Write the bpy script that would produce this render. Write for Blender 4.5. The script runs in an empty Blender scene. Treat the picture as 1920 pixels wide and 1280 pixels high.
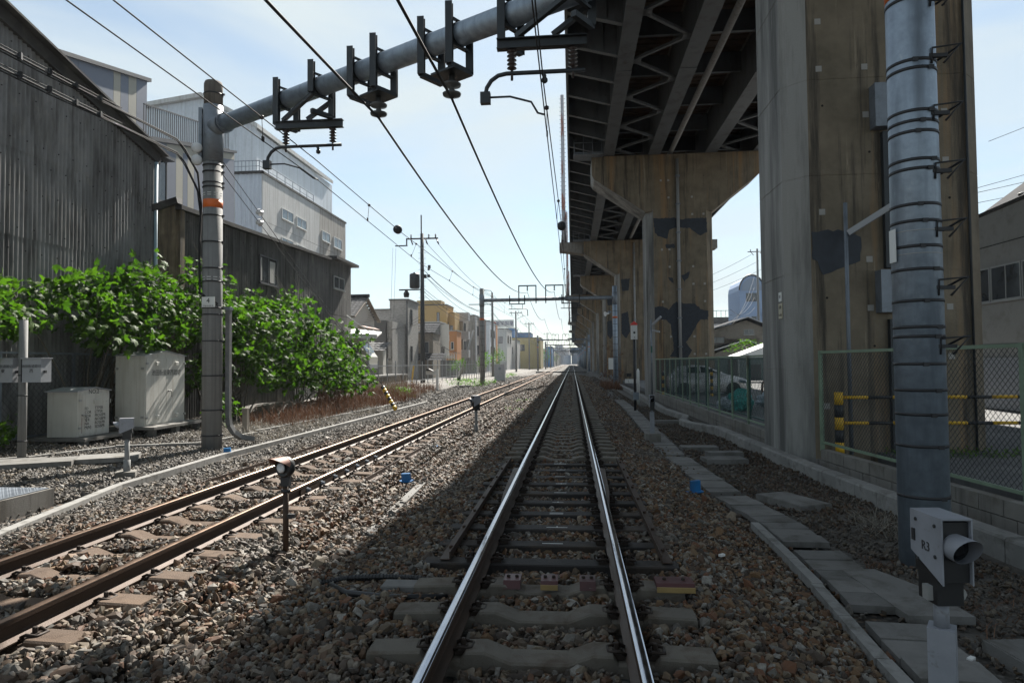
import bpy, math, random
import numpy as np
from mathutils import Vector, Matrix, Euler
R = random.Random(7)
NR = np.random.default_rng(5)
rad = math.radians
sc = bpy.context.scene
COL = sc.collection
# ---------------------------------------------------------------- camera
cam = bpy.data.cameras.new('camera'); cam.sensor_width = 36; cam.lens = 1240/1920*36
cam.clip_start = .05; cam.clip_end = 3000
camo = bpy.data.objects.new('camera', cam); COL.objects.link(camo)
_v = Vector((113, -39, -1240)).normalized(); _u = Vector((-.0125, 1, 0)); _u = (_u - _u.dot(_v)*_v).normalized(); _x = _v.cross(_u)
_m = Matrix((_x, _v, _u)).to_4x4(); _m.translation = (0, 0, 1.56)
camo.matrix_world = _m; sc.camera = camo
# ---------------------------------------------------------------- sun, sky, exposure
SUN = Vector((.107, 1.06, 1.0)).normalized()
EL = math.asin(SUN.z); AZ = math.atan2(SUN.x, SUN.y)
sl = bpy.data.lights.new('sun', 'SUN'); sl.energy = 5.0; sl.angle = rad(.55); sl.color = (1, .95, .87)
so = bpy.data.objects.new('sun', sl); COL.objects.link(so); so.rotation_euler = (-SUN).to_track_quat('-Z', 'Y').to_euler(); so.location = (30, 60, 60)
world = bpy.data.worlds.new('World'); sc.world = world; world.use_nodes = True
nt = world.node_tree; nt.nodes.clear()
wo = nt.nodes.new('ShaderNodeOutputWorld'); bg = nt.nodes.new('ShaderNodeBackground'); sky = nt.nodes.new('ShaderNodeTexSky')
sky.sky_type = 'NISHITA'; sky.sun_disc = False; sky.sun_elevation = EL; sky.sun_rotation = AZ
sky.air_density = 1.0; sky.dust_density = .4; sky.ozone_density = 1.5; sky.altitude = 20
tc = nt.nodes.new('ShaderNodeTexCoord'); mp = nt.nodes.new('ShaderNodeMapping'); mp.inputs['Scale'].default_value = (1.2, 1.2, 5)
mp.inputs['Rotation'].default_value = (.15, .25, .6)
ns = nt.nodes.new('ShaderNodeTexNoise'); ns.inputs['Scale'].default_value = 1.6; ns.inputs['Detail'].default_value = 5; ns.inputs['Distortion'].default_value = .6
cr = nt.nodes.new('ShaderNodeMapRange'); cr.inputs['From Min'].default_value = .36; cr.inputs['From Max'].default_value = .7; cr.inputs['To Min'].default_value = .34; cr.inputs['To Max'].default_value = .95
mx = nt.nodes.new('ShaderNodeMixRGB'); mx.inputs['Color2'].default_value = (5.4, 6.05, 6.25, 1)
L = nt.links.new
L(tc.outputs['Generated'], mp.inputs['Vector']); L(mp.outputs[0], ns.inputs['Vector']); L(ns.outputs['Fac'], cr.inputs['Value'])
L(cr.outputs[0], mx.inputs['Fac']); tn = nt.nodes.new('ShaderNodeMixRGB'); tn.blend_type = 'MULTIPLY'; tn.inputs['Fac'].default_value = 1; tn.inputs['Color2'].default_value = (.95, 1.03, 1.0, 1); L(sky.outputs[0], tn.inputs['Color1']); L(tn.outputs[0], mx.inputs['Color1']); L(mx.outputs[0], bg.inputs['Color']); L(bg.outputs[0], wo.inputs['Surface'])
bg.inputs['Strength'].default_value = .05
sc.view_settings.view_transform = 'Standard'; sc.view_settings.look = 'None'; sc.view_settings.gamma = 1
sc.view_settings.use_curve_mapping = False; sc.view_settings.exposure = 1.5
sc.render.engine = 'CYCLES'; sc.cycles.max_bounces = 6; sc.cycles.diffuse_bounces = 3; sc.cycles.glossy_bounces = 3
sc.cycles.transparent_max_bounces = 12; sc.cycles.volume_bounces = 0
# ---------------------------------------------------------------- mesh builder
class MB:
    def __init__(s): s.v = []; s.f = []; s.sm = []; s.mi = []; s.cur = 0
    def add(s, vs, fs, smooth=False):
        b = len(s.v); s.v.extend([tuple(p) for p in vs])
        for f in fs: s.f.append(tuple(b+i for i in f)); s.sm.append(smooth); s.mi.append(s.cur)
        return s
    def hexa(s, P):  # 8 points: bottom 4 ccw, top 4 ccw
        return s.add(P, [(3, 2, 1, 0), (4, 5, 6, 7), (0, 1, 5, 4), (1, 2, 6, 5), (2, 3, 7, 6), (3, 0, 4, 7)])
    def box(s, x0, x1, y0, y1, z0, z1):
        return s.hexa([(x0, y0, z0), (x1, y0, z0), (x1, y1, z0), (x0, y1, z0), (x0, y0, z1), (x1, y0, z1), (x1, y1, z1), (x0, y1, z1)])
    def bbox(s, x0, x1, y0, y1, z0, z1, b=.008):  # box with bevelled top edges
        s.hexa([(x0, y0, z0), (x1, y0, z0), (x1, y1, z0), (x0, y1, z0), (x0, y0, z1-b), (x1, y0, z1-b), (x1, y1, z1-b), (x0, y1, z1-b)])
        del s.f[-5:-4]; del s.sm[-5:-4]; del s.mi[-5:-4]
        return s.hexa_open([(x0, y0, z1-b), (x1, y0, z1-b), (x1, y1, z1-b), (x0, y1, z1-b), (x0+b, y0+b, z1), (x1-b, y0+b, z1), (x1-b, y1-b, z1), (x0+b, y1-b, z1)])
    def hexa_open(s, P): return s.add(P, [(4, 5, 6, 7), (0, 1, 5, 4), (1, 2, 6, 5), (2, 3, 7, 6), (3, 0, 4, 7)])
    def cbox(s, c, size, rot=None):
        hx, hy, hz = [q/2 for q in size]; P = [(-hx, -hy, -hz), (hx, -hy, -hz), (hx, hy, -hz), (-hx, hy, -hz), (-hx, -hy, hz), (hx, -hy, hz), (hx, hy, hz), (-hx, hy, hz)]
        m = rot if rot is not None else Matrix.Identity(3)
        if isinstance(m, (int, float)): m = Matrix.Rotation(m, 3, 'Z')
        return s.hexa([Vector(c)+m @ Vector(p) for p in P])
    def bar(s, p, q, w, h, up=(0, 0, 1)):  # rectangular bar between two points
        p = Vector(p); q = Vector(q); d = (q-p).normalized(); u = Vector(up)
        if abs(d.dot(u)) > .98: u = Vector((0, 1, 0))
        a = d.cross(u).normalized(); b = a.cross(d).normalized(); a *= w/2; b *= h/2
        return s.hexa([p-a-b, p+a-b, p+a+b, p-a+b, q-a-b, q+a-b, q+a+b, q-a+b])
    def ibar(s, p, q, w, h, t=.02, up=(0, 0, 1)):  # I / channel like section
        p = Vector(p); q = Vector(q); d = (q-p).normalized(); u = Vector(up); a = d.cross(u).normalized(); b = a.cross(d).normalized()
        s.bar(p+b*(h/2-t/2), q+b*(h/2-t/2), w, t, up); s.bar(p-b*(h/2-t/2), q-b*(h/2-t/2), w, t, up); s.bar(p, q, t, h-2*t, up); return s
    def poly(s, pts): return s.add(pts, [tuple(range(len(pts)))])
    def prism(s, pts, d):  # planar polygon extruded by vector d
        n = len(pts); d = Vector(d); A = [Vector(p) for p in pts]; B = [p+d for p in A]
        return s.add(A+B, [tuple(range(n))[::-1], tuple(range(n, 2*n))]+[(i, (i+1) % n, n+(i+1) % n, n+i) for i in range(n)])
    def tube(s, pts, r, n=8, caps=True, smooth=True):
        pts = [Vector(p) for p in pts]; m = len(pts); rs = r if isinstance(r, (list, tuple)) else [r]*m
        vs = []; pa = None
        for i, p in enumerate(pts):
            t = (pts[min(i+1, m-1)]-pts[max(i-1, 0)]).normalized()
            if pa is None: pa = t.orthogonal().normalized()
            else:
                pa = pa-t*pa.dot(t)
                pa = pa.normalized() if pa.length > 1e-6 else t.orthogonal().normalized()
            b = t.cross(pa)
            for k in range(n):
                a = 2*math.pi*k/n; vs.append(p+(pa*math.cos(a)+b*math.sin(a))*rs[i])
        fs = [(i*n+k, i*n+(k+1) % n, (i+1)*n+(k+1) % n, (i+1)*n+k) for i in range(m-1) for k in range(n)]
        s.add(vs, fs, smooth)
        if caps:
            b = len(s.v)-len(vs)
            s.f += [tuple(b+k for k in range(n))[::-1], tuple(b+(m-1)*n+k for k in range(n))]; s.sm += [False, False]; s.mi += [s.cur]*2
        return s
    def lathe(s, c, prof, n=20, axis=None, smooth=True):  # prof: (r, h)
        c = Vector(c); q = Vector(axis).to_track_quat('Z', 'Y').to_matrix() if axis is not None else Matrix.Identity(3)
        vs = [c+q @ Vector((r*math.cos(2*math.pi*k/n), r*math.sin(2*math.pi*k/n), h)) for r, h in prof for k in range(n)]; m = len(prof)
        s.add(vs, [(i*n+k, i*n+(k+1) % n, (i+1)*n+(k+1) % n, (i+1)*n+k) for i in range(m-1) for k in range(n)], smooth)
        b = len(s.v)-len(vs); s.f += [tuple(b+k for k in range(n))[::-1], tuple(b+(m-1)*n+k for k in range(n))]; s.sm += [False, False]; s.mi += [s.cur]*2
        return s
    def mesh(s, name, *mats):
        me = bpy.data.meshes.new(name); me.from_pydata(s.v, [], s.f)
        for m in mats: me.materials.append(m)
        me.polygons.foreach_set('use_smooth', s.sm)
        if any(s.mi): me.polygons.foreach_set('material_index', s.mi)
        me.update(); return me
def wmat(o):
    m = Matrix.Identity(4)
    if o is None: return m
    if o.parent: m = wmat(o.parent) @ o.matrix_parent_inverse
    return m @ o.matrix_basis
def put(name, me, parent=None, kind=None, label=None, loc=None, rot=None):
    o = bpy.data.objects.new(name, me); COL.objects.link(o)
    if parent is not None: o.parent = parent; o.matrix_parent_inverse = wmat(parent).inverted()
    if loc is not None: o.location = loc
    if rot is not None: o.rotation_euler = rot
    if kind: o['kind'] = kind
    if label: o['label'] = label
    return o
def obj(name, mb, mat, parent=None, **k):
    mats = mat if isinstance(mat, (list, tuple)) else [mat]
    return put(name, mb.mesh(name, *mats), parent, **k)
def tag(o, label, cat, group=None):
    o['label'] = label; o['category'] = cat
    if group: o['group'] = group
    return o
def thing(name, label, cat, loc=(0, 0, 0), group=None, rz=0):
    o = bpy.data.objects.new(name, None); COL.objects.link(o); o.location = loc; o.rotation_euler = (0, 0, rz); o.empty_display_size = .2
    return tag(o, label, cat, group)
KIDS = {}
def copy_tree(o, parent=None, delta=None):
    c = o.copy(); COL.objects.link(c); c.parent = parent
    if 'group' in o: c['group'] = o['group']
    if o.name not in KIDS: KIDS[o.name] = list(o.children)
    for k in KIDS[o.name]: copy_tree(k, c)
    return c
def text(body, size, mat, parent, loc, rot, name='lettering', align='CENTER', sx=1.0, ext=.001, spacing=1.0):
    cu = bpy.data.curves.new(name, 'FONT'); cu.body = body; cu.size = size; cu.align_x = align; cu.align_y = 'CENTER'; cu.extrude = ext; cu.space_character = spacing; cu.resolution_u = 2
    cu.materials.append(mat)
    o = bpy.data.objects.new(name, cu); COL.objects.link(o)
    o.parent = parent; o.matrix_parent_inverse = wmat(parent).inverted(); o.location = loc; o.rotation_euler = rot; o.scale = (sx, 1, 1)
    return o
# ---------------------------------------------------------------- materials
def newmat(name):
    m = bpy.data.materials.new(name); m.use_nodes = True; n = m.node_tree; n.nodes.clear()
    out = n.nodes.new('ShaderNodeOutputMaterial'); b = n.nodes.new('ShaderNodeBsdfPrincipled'); n.links.new(b.outputs[0], out.inputs[0])
    return m, n, b
def N(n, t, **kw):
    x = n.nodes.new('ShaderNode'+t)
    for k, v in kw.items():
        if k in x.inputs: x.inputs[k].default_value = v
        else: setattr(x, k, v)
    return x
def coords(n, scale=(1, 1, 1)):
    g = N(n, 'NewGeometry'); mp = N(n, 'Mapping'); mp.inputs['Scale'].default_value = scale; n.links.new(g.outputs['Position'], mp.inputs[0]); return mp.outputs[0]
def noise(n, vec, scale, detail=4, rough=.55, dist=0):
    x = N(n, 'TexNoise'); x.inputs['Scale'].default_value = scale; x.inputs['Detail'].default_value = detail; x.inputs['Roughness'].default_value = rough; x.inputs['Distortion'].default_value = dist
    n.links.new(vec, x.inputs['Vector']); return x.outputs['Fac']
def rng(n, val, a, b, c=0, d=1):
    x = N(n, 'MapRange'); x.inputs['From Min'].default_value = a; x.inputs['From Max'].default_value = b; x.inputs['To Min'].default_value = c; x.inputs['To Max'].default_value = d
    n.links.new(val, x.inputs['Value']); return x.outputs[0]
def mix(n, fac, a, b, mode='MIX'):
    x = N(n, 'MixRGB', blend_type=mode)
    for s_, val in ((x.inputs['Fac'], fac), (x.inputs['Color1'], a), (x.inputs['Color2'], b)):
        if isinstance(val, (int, float)): s_.default_value = val
        elif isinstance(val, tuple): s_.default_value = (*val, 1) if len(val) == 3 else val
        else: n.links.new(val, s_)
    return x.outputs[0]
KM = dict(concrete=.7, kerb_concrete=.62, slab_concrete=.6, sleeper_concrete=.85, girder_grey_paint=.65, rusty_deck_soffit=.8, pole_concrete=.8, rusty_rail_steel=.8, mottled_galvanised_pipe=1.0, galvanised_steel=.8, corrugated_slate=1.7, dirty_corrugated_slate=1.3, cream_plaster=1, weathered_white_panel=1, white_corrugated_metal=1, cabinet_beige_paint=.95, street_asphalt=1)
def mat(name, col, rough=.75, metal=0., var=.18, scale=4., streak=None, sscale=(6, 6, .25), sr=(.5, .72), dirt=None, dscale=1.5, dr=(.5, .7), bump=.0, bscale=60., rnd=0., spec=.4, coat=0, emit=0):
    K = KM.get(name, .85); col = tuple(q*K for q in col); streak = streak and tuple(q*K for q in streak); dirt = dirt and tuple(q*K for q in dirt)
    m, n, b = newmat(name); L = n.links.new
    v = coords(n); f = noise(n, v, scale, 6, .6)
    c = mix(n, rng(n, f, .3, .7), tuple(x*(1-var) for x in col), tuple(min(1, x*(1+var)) for x in col))
    if dirt: c = mix(n, rng(n, noise(n, v, dscale, 5, .65, .5), *dr), c, dirt)
    if streak:
        sv = coords(n, sscale); c = mix(n, rng(n, noise(n, sv, 1, 5, .6), *sr), c, streak)
    if rnd:
        oi = N(n, 'ObjectInfo'); c = mix(n, 1.0, c, mix(n, rng(n, oi.outputs['Random'], 0, 1), (1-rnd,)*3, (1+rnd*.6,)*3), 'MULTIPLY')
    if isinstance(c, tuple): b.inputs['Base Color'].default_value = (*c, 1)
    else: L(c, b.inputs['Base Color'])
    L(rng(n, f, .2, .8, max(.02, rough-.1), min(1, rough+.1)), b.inputs['Roughness'])
    b.inputs['Metallic'].default_value = metal; b.inputs['Specular IOR Level'].default_value = spec
    if coat: b.inputs['Coat Weight'].default_value = coat
    if bump:
        bp = N(n, 'Bump'); bp.inputs['Strength'].default_value = bump; bp.inputs['Distance'].default_value = .02
        L(noise(n, v, bscale, 4, .6), bp.inputs['Height']); L(bp.outputs[0], b.inputs['Normal'])
    return m
def flat(name, col, rough=.6, metal=0):
    m, n, b = newmat(name); b.inputs['Base Color'].default_value = (*col, 1); b.inputs['Roughness'].default_value = rough; b.inputs['Metallic'].default_value = metal; return m
M = dict(
    conc=mat('concrete', (.26, .245, .22), .85, streak=(.12, .11, .1), bump=.3, bscale=90, rnd=.12, dirt=(.16, .14, .11)),
    kerb=mat('kerb_concrete', (.36, .35, .33), .85, bump=.25, bscale=70, rnd=.15, dirt=(.17, .16, .14), dscale=4),
    slab=mat('slab_concrete', (.25, .24, .225), .88, bump=.3, bscale=80, rnd=.2, dirt=(.13, .12, .1), dscale=3),
    sleeper=mat('sleeper_concrete', (.15, .132, .108), .85, bump=.5, bscale=140, rnd=.16, dirt=(.09, .065, .045), dscale=5),
    wood=mat('dark_timber', (.035, .03, .027), .8, bump=.4, bscale=40, rnd=.2, dirt=(.07, .05, .035)),
    rustrail=mat('rusty_rail_steel', (.066, .04, .026), .6, metal=.35, bump=.15, bscale=120, dirt=(.05, .03, .02)),
    railtop=mat('worn_rail_head', (.75, .76, .78), .17, metal=1, var=.1, scale=8),
    oldtop=mat('brown_rail_head', (.30, .2, .14), .38, metal=.8, var=.15, scale=8),
    clip=mat('dark_clip_steel', (.035, .024, .018), .65, metal=.3), sleeperb=mat('brown_sleeper_concrete', (.13, .088, .06), .9, bump=.5, bscale=140, rnd=.2, dirt=(.07, .042, .026), dscale=6),
    angle=mat('rusty_angle_steel', (.07, .045, .032), .65, metal=.3, bump=.1),
    galv=mat('galvanised_steel', (.25, .28, .32), .5, metal=.45, var=.14, scale=5, streak=(.16, .18, .21), sscale=(3, 3, .4), dirt=(.17, .19, .22), dscale=3),
    galvp=mat('mottled_galvanised_pipe', (.27, .32, .38), .48, metal=.5, var=.2, scale=9, streak=(.19, .225, .27), sscale=(7, 7, .8), dirt=(.36, .4, .44), dscale=6, dr=(.62, .75), bump=.08, bscale=30),
    pole=mat('pole_concrete', (.24, .24, .235), .8, var=.1, scale=6, streak=(.15, .15, .145), sscale=(12, 12, .3), bump=.15, bscale=60),
    poletop=mat('weathered_pole_cap', (.16, .14, .12), .85, streak=(.09, .08, .07), sscale=(12, 12, .4), bump=.2),
    dsteel=mat('dark_grey_steel', (.05, .055, .06), .5, metal=.4, var=.2),
    band=mat('dark_band_steel', (.045, .045, .048), .55, metal=.4),
    orange=flat('orange_band_paint', (.62, .13, .02), .5),
    white=mat('white_paint', (.72, .72, .7), .5, var=.06, dirt=(.45, .43, .4), dr=(.6, .8)),
    black=flat('black_paint', (.012, .012, .013), .5),
    ink=flat('lettering_ink', (.02, .02, .022), .6),
    blackg=flat('black_glass', (.01, .01, .012), .08),
    glass=mat('window_glass', (.045, .055, .065), .1, var=.3, scale=1.5, spec=.8),
    glassb=mat('pale_window_glass', (.12, .16, .19), .12, var=.25, scale=1, spec=.8),
    alu=mat('aluminium_frame', (.38, .38, .37), .45, metal=.3, var=.08),
    dframe=flat('dark_window_frame', (.05, .05, .052), .5),
    cab=mat('cabinet_beige_paint', (.56, .55, .51), .5, var=.06, scale=3, streak=(.42, .39, .34), sscale=(9, 9, .5), sr=(.5, .75), dirt=(.3, .24, .17), dscale=6, dr=(.66, .8)),
    sgrey=mat('sensor_grey_paint', (.27, .28, .31), .55, var=.12, scale=9, dirt=(.15, .14, .13), dscale=14, dr=(.6, .75)),
    gbox=mat('grey_box_paint', (.36, .37, .39), .5, var=.06, dirt=(.25, .25, .25), dr=(.6, .8)),
    blue=mat('blue_box_plastic', (.02, .17, .42), .45, var=.12, dirt=(.03, .1, .22)),
    girder=mat('girder_grey_paint', (.16, .175, .19), .6, var=.12, scale=2, streak=(.1, .105, .11), sscale=(2, 2, .6), dirt=(.09, .08, .075), dr=(.58, .75)),
    deckb=mat('rusty_deck_soffit', (.13, .09, .065), .85, var=.3, scale=3, dirt=(.05, .04, .035), dscale=2),
    patch=mat('navy_repair_coating', (.03, .036, .048), .55, var=.3, scale=6),
    mortar=mat('pale_mortar_patch', (.36, .35, .33), .85, var=.1),
    hole=flat('dark_hole', (.012, .011, .01), .9),
    pvc=mat('grey_plastic_pipe', (.33, .33, .33), .5, var=.08, streak=(.22, .21, .2), sscale=(10, 10, .5)),
    wire=flat('black_wire', (.012, .012, .013), .85), copper=flat('dull_copper_wire', (.02, .018, .017), .9),
    ceram=flat('white_porcelain', (.6, .61, .62), .25), ins=mat('dark_brown_insulator', (.05, .035, .032), .35, var=.1), insg=mat('grey_insulator', (.09, .09, .088), .4),
    green=mat('green_fence_paint', (.03, .11, .085), .5, var=.15), lgreen=mat('pale_green_fence_paint', (.2, .27, .19), .55, var=.15, dirt=(.12, .12, .09), dr=(.6, .75)),
    yellow=mat('yellow_paint', (.68, .4, .02), .5, var=.1, dirt=(.3, .18, .04), dr=(.62, .8)),
    slate=mat('corrugated_slate', (.125, .125, .126), .75, var=.15, scale=2, streak=(.035, .032, .03), sscale=(3, 3, .5), sr=(.45, .7), dirt=(.15, .145, .135), dscale=2.5, dr=(.5, .8), rnd=.2),
    slate2=mat('dirty_corrugated_slate', (.075, .073, .07), .8, var=.15, scale=2, streak=(.025, .023, .021), sscale=(5, 5, .4), sr=(.42, .66), dirt=(.13, .125, .11), dscale=1.2, rnd=.15),
    rooftrim=mat('dark_roof_trim', (.04, .038, .036), .75, var=.25, dirt=(.09, .085, .075)),
    bluepipe=mat('pale_blue_downpipe', (.3, .42, .48), .45),
    panel=mat('blue_grey_siding', (.2, .225, .28), .7, var=.05, rnd=.08), cream=mat('cream_siding', (.42, .4, .34), .7, var=.05),
    corrw=mat('white_corrugated_metal', (.5, .53, .57), .5, metal=.1, var=.06, streak=(.36, .38, .4), sscale=(5, 5, .3)),
    wallw=mat('weathered_white_panel', (.46, .46, .45), .7, var=.06, streak=(.27, .25, .23), sscale=(4, 4, .25), sr=(.5, .75), rnd=.06),
    wallt=mat('weathered_tan_panel', (.36, .34, .31), .75, var=.1, streak=(.18, .165, .15), sscale=(4, 4, .3), sr=(.45, .7), rnd=.06),
)
# ---------------------------------------------------------------- ground, street
def hz(x, y):
    x = np.asarray(x, float); y = np.asarray(y, float)
    z = np.interp(x, [-14, -12, -8, -6.9, -5.6, -5.2, -2.9, -2.1, -1.4, 1.0, 1.75, 2.0, 4.4, 5], [-.12, -.2, -.3, -.33, -.26, -.232, -.232, -.255, -.232, -.232, -.34, -.42, -.44, -.44])
    z = z+.02*np.sin(x*1.7+y*.9)*np.sin(y*1.3-x)+.012*np.sin(3.1*x+2)*np.sin(2.7*y)
    z = np.where((x < -8) & (y > 24) & (y < 60), z+.25*np.exp(-((x+11)/2.2)**2)*(1+.4*np.sin(y*.8)), z)
    return z
def ballast_ground_mat():
    m, n, b = newmat('ballast_bed'); L = n.links.new; v = coords(n)
    vo = N(n, 'TexVoronoi'); vo.inputs['Scale'].default_value = 19; L(v, vo.inputs['Vector'])
    big = noise(n, v, .45, 3); s = N(n, 'SeparateColor'); L(vo.outputs['Color'], s.inputs[0])
    c = mix(n, rng(n, s.outputs[0], .1, .9), (.03, .023, .018), (.13, .088, .056))
    c = mix(n, rng(n, s.outputs[1], .6, .8), c, (.17, .16, .14))
    c = mix(n, rng(n, big, .5, .62), c, mix(n, s.outputs[2], (.05, .05, .05), (.24, .23, .21)))
    d = mix(n, rng(n, vo.outputs['Distance'], .25, .6, 1, .25), (0, 0, 0), c, 'MIX')
    g = N(n, 'NewGeometry'); sx = N(n, 'SeparateXYZ'); L(g.outputs['Position'], sx.inputs[0])
    dirt = mix(n, rng(n, noise(n, v, 6, 6, .7), .35, .7), (.06, .052, .045), (.11, .1, .085))
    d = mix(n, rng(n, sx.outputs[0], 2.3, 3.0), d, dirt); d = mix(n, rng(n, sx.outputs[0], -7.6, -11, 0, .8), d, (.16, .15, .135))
    L(d, b.inputs['Base Color']); b.inputs['Roughness'].default_value = .9
    bp = N(n, 'Bump'); bp.inputs['Strength'].default_value = .8; bp.inputs['Distance'].default_value = .03
    L(vo.outputs['Distance'], bp.inputs['Height']); L(bp.outputs[0], b.inputs['Normal']); return m
M['bed'] = ballast_ground_mat()
gx = np.concatenate([[-1500, -300, -60, -20], np.arange(-14, 5.01, .25), [8, 30, 90, 400, 1500]])
gy = np.concatenate([[-1500, -200, -30, -8], np.arange(-2, 40, .3), np.arange(40, 120, 2), [150, 220, 300, 420, 700, 1800]])
X_, Y_ = np.meshgrid(gx, gy); Z_ = hz(X_, Y_)-.025
nv = [tuple(p) for p in np.stack([X_, Y_, Z_], -1).reshape(-1, 3)]; w = len(gx)
me = bpy.data.meshes.new('ground'); me.from_pydata(nv, [], [(j*w+i, j*w+i+1, (j+1)*w+i+1, (j+1)*w+i) for j in range(len(gy)-1) for i in range(w-1)]); me.materials.append(M['bed'])
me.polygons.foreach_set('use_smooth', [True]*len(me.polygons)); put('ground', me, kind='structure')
M['asphalt'] = mat('street_asphalt', (.10, .1, .1), .85, var=.2, bump=.3, bscale=120, dirt=(.16, .16, .155), dscale=.8)
obj('street', MB().box(4.62, 60, 13.0, 420, -.43, -.15).box(5.6, 60, -20, 13.0, -.43, -.15), M['asphalt'], kind='structure')
obj('road_marking', MB().box(6.2, 14, 9.3, 9.45, -.146, -.144).box(5.4+1, 12, 22.4, 22.55, -.146, -.144).box(6, 12, 21.2, 21.35, -.146, -.144), M['white'], kind='structure')
obj('left_street', MB().box(-60, -14.5, -20, 420, -.5, -.1), M['asphalt'], kind='structure')
# ---------------------------------------------------------------- railway tracks
PROF = [(-.0635, -.153), (-.0635, -.143), (-.014, -.122), (-.008, -.108), (-.008, -.052), (-.0325, -.038), (-.0325, -.014), (-.028, -.0055), (-.015, -.001)]
PROF = PROF+[(-x, z) for x, z in PROF[::-1]]
def rail_mb(y0, y1, cuts=6):
    b = MB(); n = len(PROF); ys = [y0+(y1-y0)*(k/cuts)**1.6 for k in range(cuts+1)]
    b.v = [(x, y, z) for y in ys for x, z in PROF]
    for j in range(cuts):
        for k in range(n):
            b.f.append((j*n+k, (j+1)*n+k, (j+1)*n+(k+1) % n, j*n+(k+1) % n)); b.sm.append(k in (6, 7, 8, 9, 10)); b.mi.append(1 if k in (7, 8, 9) else 0)
    b.f.append(tuple(range(n))); b.sm.append(False); b.mi.append(0); b.f.append(tuple(range((cuts)*n, cuts*n+n))[::-1]); b.sm.append(False); b.mi.append(0)
    return b
def conc_sleeper():
    prof = [(-1.03, -.21), (-1.02, -.14), (-.7, -.128), (-.665, -.168), (-.46, -.168), (-.43, -.125), (-.32, -.122), (-.17, -.178), (.17, -.178), (.32, -.122), (.43, -.125), (.46, -.168), (.665, -.168), (.7, -.128), (1.02, -.14), (1.03, -.21)]
    b = MB(); hw = .105
    vs = []
    for x, z in prof: vs += [(x, -hw-.02, -.34), (x, -hw, z-.012), (x, -hw+.014, z), (x, hw-.014, z), (x, hw, z-.012), (x, hw+.02, -.34)]
    fs = []
    for i in range(len(prof)-1):
        for k in range(5): fs.append((i*6+k, (i+1)*6+k, (i+1)*6+k+1, i*6+k+1))
    fs += [tuple(range(6)), tuple(range((len(prof)-1)*6, len(prof)*6))[::-1]]
    return b.add(vs, fs)
def wood_sleeper(): return MB().bbox(-1.1, 1.1, -.1, .1, -.33, -.165, .01)
def clip_mb(s):  # fastening on one side of a rail
    b = MB()
    b.bar((s*.07, 0, -.15), (s*.15, 0, -.15), .12, .03); b.tube([(s*.06, -.055, -.135), (s*.1, -.06, -.115), (s*.16, -.04, -.13), (s*.165, .04, -.13), (s*.1, .06, -.115), (s*.06, .055, -.135)], .011, 6)
    b.lathe((s*.11, 0, -.135), [(.03, 0), (.03, .012), (.017, .012), (.017, .045), (.012, .05)], 6, smooth=False)
    return b
ms_c = conc_sleeper().mesh('sleeper', M['sleeper']); ms_b = conc_sleeper().mesh('sleeper', M['sleeperb']); ms_w = wood_sleeper().mesh('sleeper', M['wood'])
mc_p = clip_mb(1).mesh('fastening', M['clip']); mc_n = clip_mb(-1).mesh('fastening', M['clip'])
bb = MB()
for c in (-.566, .566):
    for s in (-1, 1):
        k = clip_mb(s); bb.add([(x+c, y, z) for x, y, z in k.v], k.f)
mc_all = bb.mesh('fastening', M['clip'])
def track(cx, label, wood, heads, near):
    t = thing('railway_track', label, 'railway track', (cx, 3, -.3))
    for s in (-1, 1):
        put('rail', rail_mb(-4, 520, 8).mesh('rail', M['rustrail'], heads), t, loc=(cx+s*.566, 0, 0))
    ys = []; y = -1.6
    while y < 108:
        ys.append(y); y += .62 if not (4.4 < y < 5) else .56
    for y in ys:
        isw = wood(y); j = R.uniform(-.015, .015)
        s_ = put('sleeper', ms_w if isw else ms_b if cx < -2 else ms_c, t, loc=(cx+R.uniform(-.012, .012), y+j, R.uniform(-.006, .004)), rot=(0, 0, R.uniform(-.012, .012)))
        if 1 < y < near:
            for c in (-.566, .566):
                for s, m_ in ((1, mc_p), (-1, mc_n)): put('fastening', m_, s_, loc=(cx+c, y+j, 0))
        elif y < 60: put('fastenings', mc_all, s_, 'stuff', loc=(cx, y+j, 0))
    return t, ys
tm, ym = track(-.215, 'right hand railway track with shiny rails running straight under the viaduct edge', lambda y: 5.4 < y < 11.6, M['railtop'], 12)
tl, yl = track(-4.1, 'left hand railway track with brown rails running in the sun', lambda y: False, M['oldtop'], 14)
def part(t, name, mb, m, **k): return obj(name, mb, m, t, **k)
# main track extras
for x in (-1.13, .78):
    b = MB().box(x-.045, x+.045, 5.75, 11.6, -.150, -.142); s = 1 if x > 0 else -1; b.box(x-.045*s-.004, x-.045*s+.004, 5.75, 11.6, -.142, -.08)
    for k in range(8): b.lathe((x+.01*s, 6.1+k*.75, -.142), [(.018, 0), (.018, .02), (.01, .025)], 6, smooth=False)
    part(tm, 'guard_angle', b, M['angle'], label='rusty steel angle lying on the dark timber sleepers')
for x, s in ((-.781, -1), (.351, 1)):   # tapered expansion joint tongues
    b = MB(); b.prism([(x+s*.036, 7.4, -.14), (x+s*.075, 8.1, -.14), (x+s*.11, 9.9, -.14), (x+s*.036, 9.95, -.14)], (0, 0, .132))
    part(tm, 'expansion_tongue', b, (M['rustrail'], M['railtop']))
for k, y in enumerate([yy for yy in ym if 5.4 < yy < 11.6]):
    b = MB(); xx = -.2+R.uniform(-.03, .03); wd = R.uniform(.06, .12)
    b.box(xx-wd, xx+wd, y-.03, y-.018, -.1649, -.1625)
    if k % 3 == 0: b.box(xx-wd, xx+wd, y+.018, y+.03, -.1649, -.1625)
    if k % 2 == 0: b.box(xx-.006, xx+.006, y-.018, y+.018, -.1649, -.1625)
    part(tm, 'paint_mark', b, M['white'])
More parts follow.
